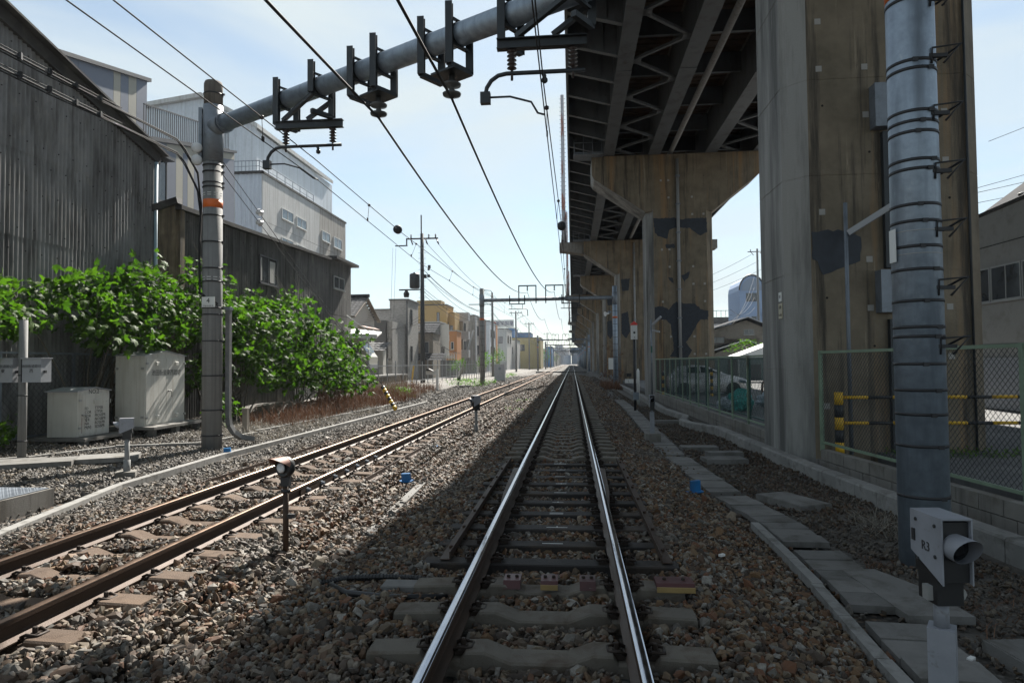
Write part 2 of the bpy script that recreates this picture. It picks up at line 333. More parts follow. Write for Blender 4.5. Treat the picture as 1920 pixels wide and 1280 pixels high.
M['plate'] = mat('dark_red_plate', (.09, .035, .035), .5, metal=.2, dirt=(.05, .03, .03))
M['yedge'] = mat('worn_yellow_edge', (.33, .23, .09), .6, dirt=(.2, .12, .06))
yp = [yy for yy in ym if 5.0 < yy < 5.5][0]
for x0, x1, yl_ in ((-.53, -.42+.02, 0), (-.245, -.115, 1), (.05, .17, 0), (.62, .9, 1)):
    b = MB().box(x0-.215+.2, x1-.215+.2, yp-.08, yp+.08, -.13, -.095); b.prism([(x0-.015, yp-.08, -.095), (x0-.015, yp-.12, -.15), (x0-.015, yp-.08, -.15)], (x1-x0, 0, 0))
    p = part(tm, 'steel_plate', b, M['plate'])
    for dx in (.25, .75): obj('bolt', MB().lathe((x0-.015+(x1-x0)*dx, yp, -.095), [(.014, 0), (.014, .014), (.008, .018)], 6, smooth=False), M['clip'], p)
    if yl_: obj('yellow_edge', MB().box(x0-.015, x1-.015, yp-.128, yp-.118, -.15, -.112), M['yedge'], p)
# left track extras
for x, y0, y1 in ((-5.3, 9.1, 13.9), (-2.95, 9.4, 14.2)):
    s = 1 if x > -4 else -1
    part(tl, 'guard_angle', MB().box(x-.045, x+.045, y0, y1, -.150, -.142).box(x-.045*s-.004, x-.045*s+.004, y0, y1, -.142, -.08), M['angle'])
b = MB().box(-3.534+.012, -3.534+.03, 8.3, 11.9, -.125, -.045)
p = part(tl, 'fish_plate', b, M['rustrail'])
for k in range(7): obj('bolt', MB().lathe((-3.504, 8.5+k*.5, -.085), [(.035, 0), (.035, .02), (.022, .02), (.022, .05)], 8, axis=(1, 0, 0), smooth=False), M['galv'], p)
# far flat crossing between the tracks
obj('level_crossing_deck', MB().box(-6.5, 2.6, 118, 123, -.3, -.012), M['slab'], kind='structure')
# ---------------------------------------------------------------- ballast (geometry nodes, real stones)
STC = bpy.data.collections.new('ballast_stone_shapes')
def stone_mat(name, cols, w1):
    m, n, b = newmat(name); L = n.links.new; oi = N(n, 'ObjectInfo'); v = coords(n)
    ramp = N(n, 'ValToRGB'); ramp.color_ramp.interpolation = 'CONSTANT'; L(oi.outputs['Random'], ramp.inputs[0]); e = ramp.color_ramp.elements
    e[0].color = (*cols[0], 1); e[1].position = 1/len(cols); e[1].color = (*cols[1], 1)
    for i in range(2, len(cols)): q = e.new(i/len(cols)); q.color = (*cols[i], 1)
    ramp2 = N(n, 'ValToRGB'); ramp2.color_ramp.interpolation = 'CONSTANT'; L(oi.outputs['Random'], ramp2.inputs[0]); e = ramp2.color_ramp.elements
    greys = [(.05, .052, .055), (.11, .11, .108), (.07, .07, .07), (.18, .173, .16), (.085, .082, .078), (.23, .23, .225), (.06, .057, .05), (.14, .133, .12), (.17, .14, .1)]
    e[0].color = (*greys[0], 1); e[1].position = 1/9; e[1].color = (*greys[1], 1)
    for i in range(2, 9): q = e.new(i/9); q.color = (*greys[i], 1)
    big = rng(n, noise(n, v, .42, 2, .5), .56, .66, 0, .85)
    g = N(n, 'NewGeometry'); s = N(n, 'SeparateXYZ'); L(g.outputs['Position'], s.inputs[0])
    lf = rng(n, s.outputs[0], -5.6, -6.4); nr = N(n, 'Math', operation='MAXIMUM'); L(big, nr.inputs[0]); L(lf, nr.inputs[1])
    # the corner nearest the left front is fresher grey stone
    cor = N(n, 'Math', operation='ADD'); L(s.outputs[1], cor.inputs[0]); ml = N(n, 'Math', operation='MULTIPLY'); L(s.outputs[0], ml.inputs[0]); ml.inputs[1].default_value = .25; L(ml.outputs[0], cor.inputs[1])
    nr2 = N(n, 'Math', operation='MAXIMUM'); L(nr.outputs[0], nr2.inputs[0]); L(rng(n, cor.outputs[0], 4.1, 3.3, 0, .4), nr2.inputs[1])
    c = mix(n, nr2.outputs[0], ramp.outputs[0], ramp2.outputs[0])
    c = mix(n, rng(n, noise(n, v, 45, 4, .65), .35, .7), c, mix(n, .6, c, (.09, .06, .04)))
    # dark right hand cess
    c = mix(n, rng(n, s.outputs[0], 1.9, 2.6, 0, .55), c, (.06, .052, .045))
    c = mix(n, 1.0, c, (.84, .81, .755), 'MULTIPLY')
    L(c, b.inputs['Base Color']); b.inputs['Roughness'].default_value = .7; b.inputs['Specular IOR Level'].default_value = .35
    return m
browns = [(.135, .073, .038), (.075, .044, .027), (.18, .107, .055), (.04, .03, .024), (.1, .074, .05), (.2, .135, .08), (.15, .064, .031), (.06, .046, .037), (.24, .2, .155), (.16, .158, .15), (.3, .295, .28), (.095, .095, .092), (.03, .027, .025), (.2, .17, .13)]
M['stone'] = stone_mat('ballast_stone', browns, .5)
import bmesh
for k in range(9):
    bm = bmesh.new(); rr = np.random.default_rng(50+k)
    for _ in range(13):
        d = rr.normal(size=3); d /= np.linalg.norm(d); d = d*rr.uniform(.82, 1.0)*np.array([1.25, .92, .68])*.5; bm.verts.new(d)
    r_ = bmesh.ops.convex_hull(bm, input=bm.verts); bmesh.ops.delete(bm, geom=[v for v in bm.verts if not v.link_faces], context='VERTS')
    bmesh.ops.recalc_face_normals(bm, faces=bm.faces)
    me = bpy.data.meshes.new('ballast_stone'); bm.to_mesh(me); bm.free(); me.materials.append(M['stone'])
    o = bpy.data.objects.new('ballast_stone_shape', me); STC.objects.link(o)
def zone(x0, x1, y0, y1, dens, size, zj=.012):
    n = int((x1-x0)*(y1-y0)*dens); x = NR.uniform(x0, x1, n); y = NR.uniform(y0, y1, n)
    # keep only what the photograph's view and a step aside can show
    k = (x > -.86*y-2.6) & (x < .86*y+1.0); x, y = x[k], y[k]
    s = size*NR.lognormal(0, .3, len(x)); return np.stack([x, y, hz(x, y)+NR.uniform(-zj, zj, len(x)), s], 1)
Zs = [zone(-8.6, 2.3, 1.2, 8, 900, .06), zone(-9.5, 2.2, 8, 16, 760, .06), zone(-10.5, 2.3, 16, 30, 450, .066), zone(-8.8, 3.2, 30, 52, 230, .082), zone(-8, 3, 52, 90, 90, .12, .02)]
Zs += [zone(2.2, 4.1, 2, 12, 420, .04), zone(2.2, 4.0, 12, 30, 260, .05), zone(-13, -8.6, 6, 24, 260, .05), zone(-8.6, 2.3, 1.2, 9, 500, .032, .016), zone(-8.6, 2.3, 1.2, 12, 9, .088, .004)]
P_ = np.concatenate(Zs)
x, y, z, s = P_.T; keep = np.ones(len(x), bool); z = z.copy()
for cx in (-.215, -4.1):
    ins = np.abs(x-cx) < 1.06; ph = np.array([yy for yy in (ym if cx > -1 else yl)])
    i = np.clip(np.searchsorted(ph, y), 1, len(ph)-1); dy = np.minimum(np.abs(y-ph[i]), np.abs(y-ph[i-1]))
    keep &= ~(ins & (dy < .125+.15*s) & (y < 108) & ((cx > -1) | (np.abs(x-cx) < .98) | (NR.random(len(x)) > .5)))
    for r_ in (-.566, .566): keep &= ~(np.abs(x-cx-r_) < .075+.3*s)
    z = np.where(ins, z+.022, z); z = np.where(np.abs(x+4.1) < 1.45, z+.022, z)                      # cribs are filled nearly to the sleeper tops
    z = np.where((np.abs(np.abs(x-cx)-1.2) < .16), z+.03, z)
def lidx(y): return np.interp(y, [2, 4.2, 6.1, 8.1, 9.8, 14.2, 27, 60], [2.22, 2.3, 2.44, 2.47, 2.25, 2.08, 2.35, 2.4])
keep &= ~((np.abs(x-lidx(y)) < .33) & (NR.random(len(x)) > .07))
keep &= ~((y > 30) & (y < 52) & (x > 3)); keep &= ~((np.abs(x+7.0) < .12) & (y < 33))
P_ = np.stack([x, y, z, s], 1)[keep]
# a few stones lying on the lids, some large ones by the cess
n = len(P_)
me = bpy.data.meshes.new('ballast'); me.vertices.add(n); me.vertices.foreach_set('co', P_[:, :3].astype('f').ravel())
a = me.attributes.new('scl', 'FLOAT', 'POINT'); a.data.foreach_set('value', P_[:, 3].astype('f'))
a = me.attributes.new('rotv', 'FLOAT_VECTOR', 'POINT'); rv = NR.uniform(0, 6.283, (n, 3)); rv[:, :2] = NR.normal(0, .75, (n, 2)); a.data.foreach_set('vector', rv.astype('f').ravel())
a = me.attributes.new('idx', 'INT', 'POINT'); a.data.foreach_set('value', NR.integers(0, 9, n).astype('i'))
def scatter_group(coll, name):
    g = bpy.data.node_groups.new(name, 'GeometryNodeTree'); g.interface.new_socket('Geometry', in_out='INPUT', socket_type='NodeSocketGeometry'); g.interface.new_socket('Geometry', in_out='OUTPUT', socket_type='NodeSocketGeometry')
    i = g.nodes.new('NodeGroupInput'); o = g.nodes.new('NodeGroupOutput'); ip = g.nodes.new('GeometryNodeInstanceOnPoints'); ci = g.nodes.new('GeometryNodeCollectionInfo')
    ci.inputs['Collection'].default_value = coll; ci.inputs['Separate Children'].default_value = True; ci.inputs['Reset Children'].default_value = True
    def na(nm, ty): q = g.nodes.new('GeometryNodeInputNamedAttribute'); q.data_type = ty; q.inputs['Name'].default_value = nm; return [s_ for s_ in q.outputs if s_.enabled and s_.name == 'Attribute'][0]
    l = g.links.new; l(i.outputs[0], ip.inputs['Points']); l(ci.outputs[0], ip.inputs['Instance']); ip.inputs['Pick Instance'].default_value = True
    l(na('idx', 'INT'), ip.inputs['Instance Index']); l(na('rotv', 'FLOAT_VECTOR'), ip.inputs['Rotation']); l(na('scl', 'FLOAT'), ip.inputs['Scale']); l(ip.outputs[0], o.inputs[0]); return g
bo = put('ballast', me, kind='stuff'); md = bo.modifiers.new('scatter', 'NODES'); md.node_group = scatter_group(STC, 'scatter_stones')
print('STONES', n)
# ---------------------------------------------------------------- viaduct piers
def pier_mat():
    m, n, b = newmat('stained_pier_concrete'); L = n.links.new; v = coords(n)
    c = mix(n, rng(n, noise(n, v, 1.3, 6, .65), .3, .7), (.115, .095, .066), (.21, .172, .125))
    c = mix(n, rng(n, noise(n, coords(n, (1.9, 1.9, .09)), 1, 6, .65), .52, .64), c, (.235, .15, .08))
    c = mix(n, rng(n, noise(n, coords(n, (3.4, 3.4, .16)), 1, 7, .72), .52, .64), c, (.055, .046, .036))
    c = mix(n, rng(n, noise(n, coords(n, (7, 7, .35)), 1, 7, .75), .6, .68), c, (.26, .215, .155))
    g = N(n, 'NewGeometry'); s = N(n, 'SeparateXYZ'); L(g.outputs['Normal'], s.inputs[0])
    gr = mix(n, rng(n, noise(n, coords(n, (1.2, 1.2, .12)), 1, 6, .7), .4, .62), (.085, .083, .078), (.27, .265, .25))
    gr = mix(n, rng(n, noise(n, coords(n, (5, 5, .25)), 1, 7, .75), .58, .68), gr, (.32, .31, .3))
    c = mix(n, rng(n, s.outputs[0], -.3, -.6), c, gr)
    L(c, b.inputs['Base Color']); b.inputs['Roughness'].default_value = .85
    bp = N(n, 'Bump'); bp.inputs['Strength'].default_value = .35; bp.inputs['Distance'].default_value = .02; L(noise(n, v, 25, 6, .7), bp.inputs['Height']); L(bp.outputs[0], b.inputs['Normal'])
    return m
M['pier'] = pier_mat()
XL, XR = 4.12, 7.72
def column_mb(y0, y1, z1, x0=XL, x1=XR, ch=.38):
    b = MB(); zs = []; z = -.45
    while z < z1-.3:
        top = min(z+1.83, z1); zs += [(z, 0), (z, 0), (top-.012, 0), (top-.012, .008), (top, .008)]; z = top
    zs.append((z1, 0)); prof = []
    for zz, ins in zs:
        if prof and prof[-1] == (zz, ins): continue
        prof.append((zz, ins))
    if z1 > 6: lean = .004
    else: lean = .004
    vs = []
    for zz, i in prof:
        w_ = -lean*(z1-zz)*0
        vs += [(x0+i, y0+ch, zz), (x0+ch, y0+i, zz), (x1-ch, y0+i, zz), (x1-i, y0+ch, zz), (x1-i, y1-ch, zz), (x1-ch, y1-i, zz), (x0+ch, y1-i, zz), (x0+i, y1-ch, zz)]
    n = 8; fs = [(r_*n+k, r_*n+(k+1) % n, (r_+1)*n+(k+1) % n, (r_+1)*n+k) for r_ in range(len(prof)-1) for k in range(n)]
    b.add(vs, fs+[tuple(range((len(prof)-1)*n, len(prof)*n))]); return b
def cap_mb(y0, y1, xa, xb, zt=12.9, tip=1.15, zj=9.75, x0=XL, x1=XR):
    xl = x0-.03; xr = x1+.03
    pts = [(xl, zj), (xa+.12, zt-tip-.1), (xa, zt-tip+.15), (xa, zt), (xb, zt), (xb, zt-tip+.15), (xb-.12, zt-tip-.1), (xr, zj)]
    b = MB().prism([(x, y0, z) for x, z in pts], (0, y1-y0, 0))
    return b
def brk(xp, y):
    b = MB()
    for z in np.arange(.8, 12.4, 1.55): b.box(xp-.12, xp+.12, y-.2, y+.005, z-.03, z+.03)
    return b
PIERS = [12.85, 36.5, 62.0, 87.0, 111.5, 136, 160.5, 185, 209.5, 234, 258.5, 283, 307.5, 332, 356.5, 381]
for k, y in enumerate(PIERS):
    wide = k in (2, 4, 7, 9, 12); rank = ['nearest pier, tall stained concrete column right beside the block wall', 'second pier from the camera, hammerhead cap over brown stained column with navy patches', 'third pier from the camera, its cap stretched out left to carry a tall mast', 'fourth pier from the camera along the tracks', 'fifth pier from the camera, carrying a second tall mast', 'sixth pier from the camera in the row under the viaduct', 'seventh pier from the camera in the row under the viaduct', 'eighth pier from the camera, carrying the farthest mast'][k] if k < 8 else 'distant stained concrete pier in the far row under the viaduct'
    t = thing('viaduct_pier', rank, 'pier', (5.9, y+1.2, -.4), 'concrete piers carrying the elevated road')
    obj('column', column_mb(y, y+2.3, 9.9 if k else 9.9), M['pier'], t)
    xa, xb = 1.2, 10.3
    cap = obj('pier_cap', cap_mb(y+.02, y+2.28, xa, xb), M['pier'], t)
    if wide:
        b = MB(); b.prism([(-1.08, y+.3, 12.1), (1.19, y+.3, 11.75), (1.19, y+.3, 12.86), (-1.08, y+.3, 12.86)], (0, 1.5, 0)); b.prism([(10.31, y+.3, 11.75), (13.5, y+.3, 12.0), (13.5, y+.3, 12.8), (10.31, y+.3, 12.86)], (0, 1.5, 0))
        obj('mast_bracket', b, M['conc'], t, label='grey concrete arm sticking out beyond the cap')
    if k < 6:
        xp = 5.83 if k else 7.3
        if k: obj('drain_pipe', MB().tube([(xp, y-.09, 12.6), (xp, y-.09, -.3)], .09, 10), M['pvc'], t)
        if k: obj('pipe_bracket', brk(xp, y), M['galv'], t)

P1, P2 = [o for o in COL.objects if o.name.startswith('viaduct_pier')][:2]
def yplate(b, x0, x1, y, z0, z1, t=.006): return b.box(x0, x1, y-t, y+.001, z0, z1)
def blot(b, pts, y, t=.008):
    q = []; n_ = len(pts)
    for i in range(n_):
        (xa, za), (xb, zb) = pts[i], pts[(i+1) % n_]; L_ = math.hypot(xb-xa, zb-za); m = max(1, int(L_/.09))
        for k in range(m): q.append((xa+(xb-xa)*k/m+R.gauss(0, .012), za+(zb-za)*k/m+R.gauss(0, .018)))
    pts = q
    return b.prism([(x, y-t, z) for x, z in pts][::-1], (0, t+.002, 0))
# navy repair coatings (irregular flat coats)
y = 36.5
for pts in ([(4.5, 9.4), (5.6, 9.42), (6.0, 9.3), (7.33, 9.38), (7.33, 8.6), (7.05, 8.3), (6.5, 8.75), (5.7, 8.85), (5.35, 8.7), (5.3, 8.2), (4.85, 8.35), (4.52, 8.6)],
            [(4.5, 4.55), (5.0, 4.6), (5.2, 4.35), (5.7, 4.8), (6.2, 4.7), (6.7, 4.72), (6.95, 4.3), (7.33, 4.3), (7.33, 3.85), (6.9, 3.8), (6.5, 3.1), (6.2, 2.6), (6.45, 2.1), (6.2, 1.75), (5.3, 1.78), (5.45, 2.2), (5.35, 3.5), (5.1, 3.85), (4.5, 3.8)],
            [(6.0, 6.2), (6.35, 6.35), (6.4, 6.05), (6.1, 5.9)], [(5.3, 6.1), (5.55, 6.15), (5.5, 5.85), (5.33, 5.85)], [(5.1, 7.95), (5.6, 8.0), (5.6, 7.8), (5.15, 7.7)]):
    obj('repair_patch', blot(MB(), [(x+.06*math.sin(9*z), z+.05*math.sin(11*x)) for x, z in pts], y), M['patch'], P2)
obj('repair_patch', blot(MB(), [(4.52, 3.95), (4.9, 4.0), (5.2, 3.93), (5.42, 3.85), (5.38, 3.4), (5.1, 3.3), (4.85, 3.22), (4.7, 3.15), (4.62, 3.4), (4.53, 3.45)], PIERS[0]), M['patch'], P1)
for k, z0 in ((2, 4.2), (3, 5.0)):
    Pk = [o for o in COL.objects if o.name.startswith('viaduct_pier')][k]; y = PIERS[k]
    obj('repair_patch', blot(MB(), [(4.6, z0+5), (5.4, z0+5.1), (5.3, z0+4), (4.7, z0+3.9)], y), M['patch'], Pk); obj('repair_patch', blot(MB(), [(4.6, z0+1.8), (5.2, z0+2), (5.4, z0+.2), (5.0, z0-.5), (4.6, z0)], y), M['patch'], Pk)
for P, y, xs, zs in ((P1, PIERS[0], (4.72, 5.55, 6.95), np.arange(.7, 9, .91)), (P2, 36.5, (4.95, 5.35, 6.6, 7.2), np.arange(1, 12.3, .95))):
    for i, x in enumerate(xs):
        for j, z in enumerate(zs):
            q = (i*7+j*3+int(y)) % 4
            if q in (0, 1): obj('mortar_patch', yplate(MB(), x-.055, x+.055, y, z-.055, z+.055), M['mortar'], P)
            elif q == 2: obj('tie_hole', MB().lathe((x+.05, y+.012, z+.2), [(.022, 0), (.022, .018)], 8, axis=(0, -1, 0)), M['hole'], P)
b = MB().tube([(7.31, y0 := PIERS[0]-.03, 9.9), (7.33, y0, -.2)], .022, 8)
obj('cable_conduit', b, M['dsteel'], P1)
obj('cable_box', MB().box(5.62, 5.92, 12.6, 12.85, 5.85, 6.66), M['galv'], P1); obj('cable_box', MB().box(5.64, 5.94, 12.6, 12.85, 2.42, 3.2), M['galv'], P1)
b = MB().box(5.80, 5.95, 12.74, 12.85, 3.25, 5.8).box(5.84, 6.0, 12.74, 12.85, -.15, 2.3)
obj('cable_duct', b, M['dsteel'], P1)
tp = thing('strip_lamp_post', 'thin grey pole with a slanting strip lamp in front of the nearest pier', 'lamp post', (5.0, 12.5, -.15))
obj('pole', MB().tube([(5.0, 12.5, -.15), (5.0, 12.5, 4.42)], .035, 10), M['galv'], tp)
obj('lamp', MB().bar((5.03, 12.48, 3.86), (5.66, 12.2, 4.27), .07, .1), M['gbox'], tp)
sg = thing('pier_sign', 'small white and beige notice on the left face of the nearest pier', 'notice', (4.1, 13.4, 2.6))
b = MB().box(4.105, 4.118, 13.38, 13.56, 2.72, 2.9); obj('white_plate', b, M['white'], sg); M['beige'] = flat('beige_plate', (.42, .38, .28), .6); obj('beige_plate', MB().box(4.105, 4.118, 13.36, 13.58, 2.38, 2.68), M['beige'], sg)
text('01', .1, M['ink'], sg, (4.103, 13.47, 2.81), (rad(90), 0, rad(-90)))
text('危険', .07, M['ink'], sg, (4.103, 13.47, 2.6), (rad(90), 0, rad(-90)))
text('立入禁止', .05, M['ink'], sg, (4.103, 13.47, 2.45), (rad(90), 0, rad(-90)))
# ---------------------------------------------------------------- viaduct deck
vt = thing('elevated_road', 'grey steel girder road viaduct running overhead above the right of the tracks', 'viaduct', (6.2, 40, 12.95))
Y0, Y1 = -30, 400
for xa, xb in ((1.85, 2.45), (4.3, 4.95), (7.35, 8.0), (9.9, 10.5)):
    b = MB().box(xa, xb, Y0, Y1, 12.92, 12.97).box(xa+.06, xa+.075, Y0, Y1, 12.97, 14.78).box(xb-.075, xb-.06, Y0, Y1, 12.97, 14.78)
    g = obj('girder', b, M['girder'], vt)
    b = MB()
    for y in np.arange(14, 60, 11.8): b.box(xa-.01, xb+.01, y, y+.5, 12.9, 12.918)
    obj('splice_plate', b, M['girder'], g)
bracket = MB().prism([(-.02, -.008, 14.4), (-.02, -.008, 13.55), (1.83, -.008, 13.05), (1.83, -.008, 14.75), (.0, -.008, 14.9)], (0, .016, 0)).bar((-.02, 0, 13.55), (1.84, 0, 13.05), .22, .02).box(.6, .62, -.1, .1, 13.45, 14.75).box(1.3, 1.32, -.1, .1, 13.3, 14.75).mesh('bracket', M['girder'])
ys = [20.1+2.36*k for k in range(-14, 60)]
for y in ys: put('bracket', bracket, vt, loc=(0, y, 0))
b = MB()
for y in [20.1+2.36*k for k in range(60, 160)]: b.box(-.02, 1.85, y, y+.02, 13.2, 14.75)
obj('bracket', b, M['girder'], vt, kind='stuff')
# transverse floor beams between girders and K bracing
fb = MB().box(2.46, 4.29, -.01, .01, 13.9, 14.75).box(2.46, 4.29, -.08, .08, 13.88, 13.9).mesh('cross_beam', M['girder'])
fb2 = MB().box(4.96, 7.34, -.01, .01, 13.9, 14.75).box(4.96, 7.34, -.08, .08, 13.88, 13.9).mesh('cross_beam', M['girder'])
for k in range(0, 34):
    y = 18+k*3.54
    put('cross_beam', fb, vt, loc=(0, y, 0)); put('cross_beam', fb2, vt, loc=(0, y, 0)); put('cross_beam', fb2, vt, loc=(2.98-.43, y, 0))
kb = MB().bar((2.46, 0, 13.05), (4.3, 1.75, 13.05), .12, .1).bar((4.3, 1.75, 13.05), (2.46, 3.5, 13.05), .12, .1).box(2.44, 2.75, -.2, .2, 13.0, 13.02).box(4.02, 4.32, 1.55, 1.95, 13.0, 13.02).mesh('lateral_brace', M['girder'])
kb2 = MB().bar((8.0, 0, 13.05), (9.9, 1.75, 13.05), .12, .1).bar((9.9, 1.75, 13.05), (8.0, 3.5, 13.05), .12, .1).mesh('lateral_brace', M['girder'])
for k in range(-2, 28):
    y = 14.6+k*3.54; put('lateral_brace', kb, vt, loc=(0, y, 0))
    if k > -2: put('lateral_brace', kb2, vt, loc=(0, y, 0))
obj('drain_pipe', MB().tube([(5.6, Y0, 13.2), (5.6, Y1, 13.2)], .13, 10), M['pvc'], vt)
b = MB(); # ribbed soffit planks
for x0, x1 in ((.02, 1.86), (2.5, 4.26), (5.0, 7.3), (8.05, 9.85)):
    y = 10.0
    while y < 100: b.box(x0, x1, y, y+.2, 14.8-.03*((int(y*5)) % 2), 14.86); y += .22
obj('soffit_strip', b, M['deckb'], vt, kind='stuff')
obj('deck_slab', MB().box(-.06, 12.4, Y0, Y1, 14.86, 15.15), M['conc'], vt)
obj('edge_beam', MB().box(-.12, -.02, Y0, Y1, 13.5, 15.2).box(12.38, 12.46, Y0, Y1, 14.2, 15.2), M['girder'], vt)
obj('parapet', MB().box(-.14, .1, Y0, Y1, 15.2, 15.9).box(12.25, 12.48, Y0, Y1, 15.2, 15.9), M['conc'], vt)
obj('added_shadow_wall', MB().box(-.1, .02, Y0, 27.5, 15.9, 20.3), M['galv'], vt)  # unseen wall added on the parapet to widen the deck's near shadow
# inspection ladders frames at the piers
for k in (1, 2, 3, 4):
    y = PIERS[k]-.6; b = MB()
    for z in (12.95, 13.5, 14.05): b.tube([(.25, y, z), (1.75, y, z)], .022, 5)
    for x in (.25, .75, 1.25, 1.75): b.tube([(x, y, 12.9), (x, y, 14.1)], .022, 5)
    b.tube([(.25, y, 14.05), (.25, y+1.2, 14.05)], .022, 5); b.tube([(.25, y, 12.95), (.25, y+1.2, 12.95)], .022, 5); b.box(.2, 1.8, y, y+1.2, 12.86, 12.9)
    obj('inspection_platform', b, M['galv'], vt)
# masts standing on the wide piers
M['mast'] = mat('rusty_white_mast', (.40, .40, .42), .6, streak=(.26, .09, .06), sscale=(3, 3, .6), sr=(.5, .6))
for i, k in enumerate((2, 4, 7)):
    y = PIERS[k]+1; nm = ['nearest tall rusty white mast with climbing rungs beside the viaduct edge', 'second tall mast beside the viaduct edge, behind the nearest one', 'third and farthest mast beside the viaduct edge'][i]
    t = thing('steel_mast', nm, 'mast', (-.65, y, 12.86), 'masts standing on the pier arms'); obj('shaft', MB().tube([(-.65, y, 12.86), (-.65, y, 14), (-.65, y, 27.2)], [.3, .2, .17], 10), M['mast'], t)
    b = MB()
    for j in range(34): z = 13.6+j*.4; b.tube([(-.95, y-.1, z), (-.35, y-.1, z)], .018, 4)
    obj('rungs', b, M['dsteel'], t)
t = thing('lattice_mast', 'dark lattice mast on the right arm of the third pier', 'mast', (12.85, 63, 12.8))
b = MB()
for dx, dy in ((-.25, -.25), (.25, -.25), (.25, .25), (-.25, .25)): b.bar((12.85+dx, 63+dy, 12.8), (12.85+dx, 63+dy, 24), .06, .06)
obj('legs', b, M['dsteel'], t); b = MB()
for j in range(20):
    z = 12.9+j*.55; s = 1 if j % 2 else -1; b.bar((12.85-.25*s, 62.75, z), (12.85+.25*s, 62.75, z+.55), .03, .03); b.bar((13.1, 63-.25*s, z), (13.1, 63+.25*s, z+.55), .03, .03)
obj('lattice', b, M['dsteel'], t)
# ---------------------------------------------------------------- overhead line gantries
def sag(p, q, h, n=14):
    p = Vector(p); q = Vector(q); return [p.lerp(q, t/n)-Vector((0, 0, 4*h*(t/n)*(1-t/n))) for t in range(n+1)]
def ring(b, x, y, z, r, w=.03, t=.012, n=20): return b.lathe((x, y, z), [(r+.001, 0), (r+t, 0), (r+t, w), (r+.001, w)], n)
def c_post(b, x, y, z0, z1, w=.11, t=.014):  # channel-shaped post, open side facing +x
    b.box(x-w/2, x-w/2+t, y-w/2, y+w/2, z0, z1); b.box(x-w/2+t, x+w/2, y-w/2, y-w/2+t, z0, z1); b.box(x-w/2+t, x+w/2, y+w/2-t, y+w/2, z0, z1)
def shed_ins(b, x, y, zt, zb, n=5, r=.065):
    prof = [(.03, 0)]; h = (zt-zb)/n
    for k in range(n): prof += [(.035, k*h+.2*h), (r, k*h+.35*h), (r*.9, k*h+.5*h), (.035, k*h+.75*h)]
    prof.append((.03, zt-zb)); b.lathe((x, y, zb), prof, 14)
g1 = thing('catenary_gantry', 'nearest overhead line gantry: skewed grey pipe beam between two round poles', 'overhead gantry', (-8.13, 14.32, -.35))
GA = Vector((-8.13, 14.32, 7.02)); GB = Vector((3.36, 6.76, 6.45)); BD = (GB-GA).normalized(); BN = Vector((.55, .835, 0))
def bs(s): return GA.lerp(GB, s)
pl = obj('pole', MB().tube([(-8.13, 14.32, -.4), (-8.13, 14.32, 6.2)], [.215, .205], 28), M['pole'], g1, label='left pole of grey concrete with a darker top and an orange band')
obj('pole_top', MB().lathe((-8.13, 14.32, 7.5), [(.203, -.02), (.202, .5), (.18, .56), (0.05, .58)], 28), M['poletop'], pl)
obj('steel_sleeve', MB().lathe((-8.13, 14.32, 6.2), [(.217, 0), (.217, 1.3)], 28).tube([GA-BD*.05, GA+BD*.42], .2, 20).box(-8.42, -8.34, 14.2, 14.44, 6.25, 7.45), M['galv'], pl)
for z in (7.75, 6.1, 5.95, 5.7, 5.6, 4.95, 4.35, 3.75, 3.45, 2.85, 2.7, 2.1, 1.32, .55, -.02):
    b = MB(); ring(b, -8.13, 14.32, z, .213 if z < 6.2 else .203); b.box(-8.13+.2, -8.13+.27, 14.3, 14.34, z-.005, z+.035); obj('band', b, M['band'], pl)
b = MB(); ring(b, -8.13, 14.32, 5.14, .208, .19, .003, 28); obj('orange_band', b, M['orange'], pl)
b = MB()
for z in (3.5, 3.56, 5.42, 5.47):
    for k in range(5): a = rad(-170+k*38); b.bar((-8.13+.212*math.cos(a), 14.32+.212*math.sin(a), z), (-8.13+.212*math.cos(a+.4), 14.32+.212*math.sin(a+.4), z), .004, .014)
obj('reflective_marks', b, M['white'], pl)
np_ = obj('number_plate', MB().box(-8.24, -7.94, 14.075, 14.09, 2.87, 3.1), M['white'], pl)
text('4', .16, M['ink'], pl, (-8.09, 14.07, 3.01), (rad(90), 0, 0)); text('SOJI-03-06.1B', .042, M['ink'], pl, (-8.09, 14.07, 2.9), (rad(90), 0, 0))
pr_ = obj('pole', MB().tube([(3.36, 6.76, -.45), (3.36, 6.76, 8.2)], [.222, .205], 36), M['galvp'], g1, label='right pole of mottled blue grey galvanised pipe with step rungs')
for z in (5.02, 4.41, 4.33, 3.92, 3.82, 3.72, 3.45, 3.36, 3.02, 2.86, 2.62, 2.4, 2.1, 1.85, 1.76, 1.5, 1.25, 1.02, .72, .24):
    b = MB(); ring(b, 3.36, 6.76, z, .219-.0018*z, .03, .007, 24)
    a0 = R.uniform(-110, -60)
    b.box(3.36+.2*math.cos(rad(a0))-.02, 3.36+.2*math.cos(rad(a0))+.03, 6.76+.222*math.sin(rad(a0))-.012, 6.76+.222*math.sin(rad(a0)), z-.008, z+.03); obj('band', b, M['band'], pr_)
for k in range(9):
    z = 5.03-.555*k if k < 7 else 5.03+.555*(k-6)
    if z < 1.7: continue
    b = MB(); x0, y0 = 3.36+.15, 6.76-.17
    b.tube([(x0-.06, y0-.03, z-.1), (x0-.05, y0-.03, z+.05), (x0+.2, y0-.05, z+.07), (x0+.05, y0-.03, z-.1)], .011, 6); b.tube([(x0+.2, y0-.05, z+.07), (x0+.2, y0+.05, z+.07), (x0+.06, y0+.1, z-.02)], .011, 6); b.box(x0-.08, x0+.09, y0-.035, y0, z-.04, z-.005)
    obj('step_rung', b, M['band'], pr_)
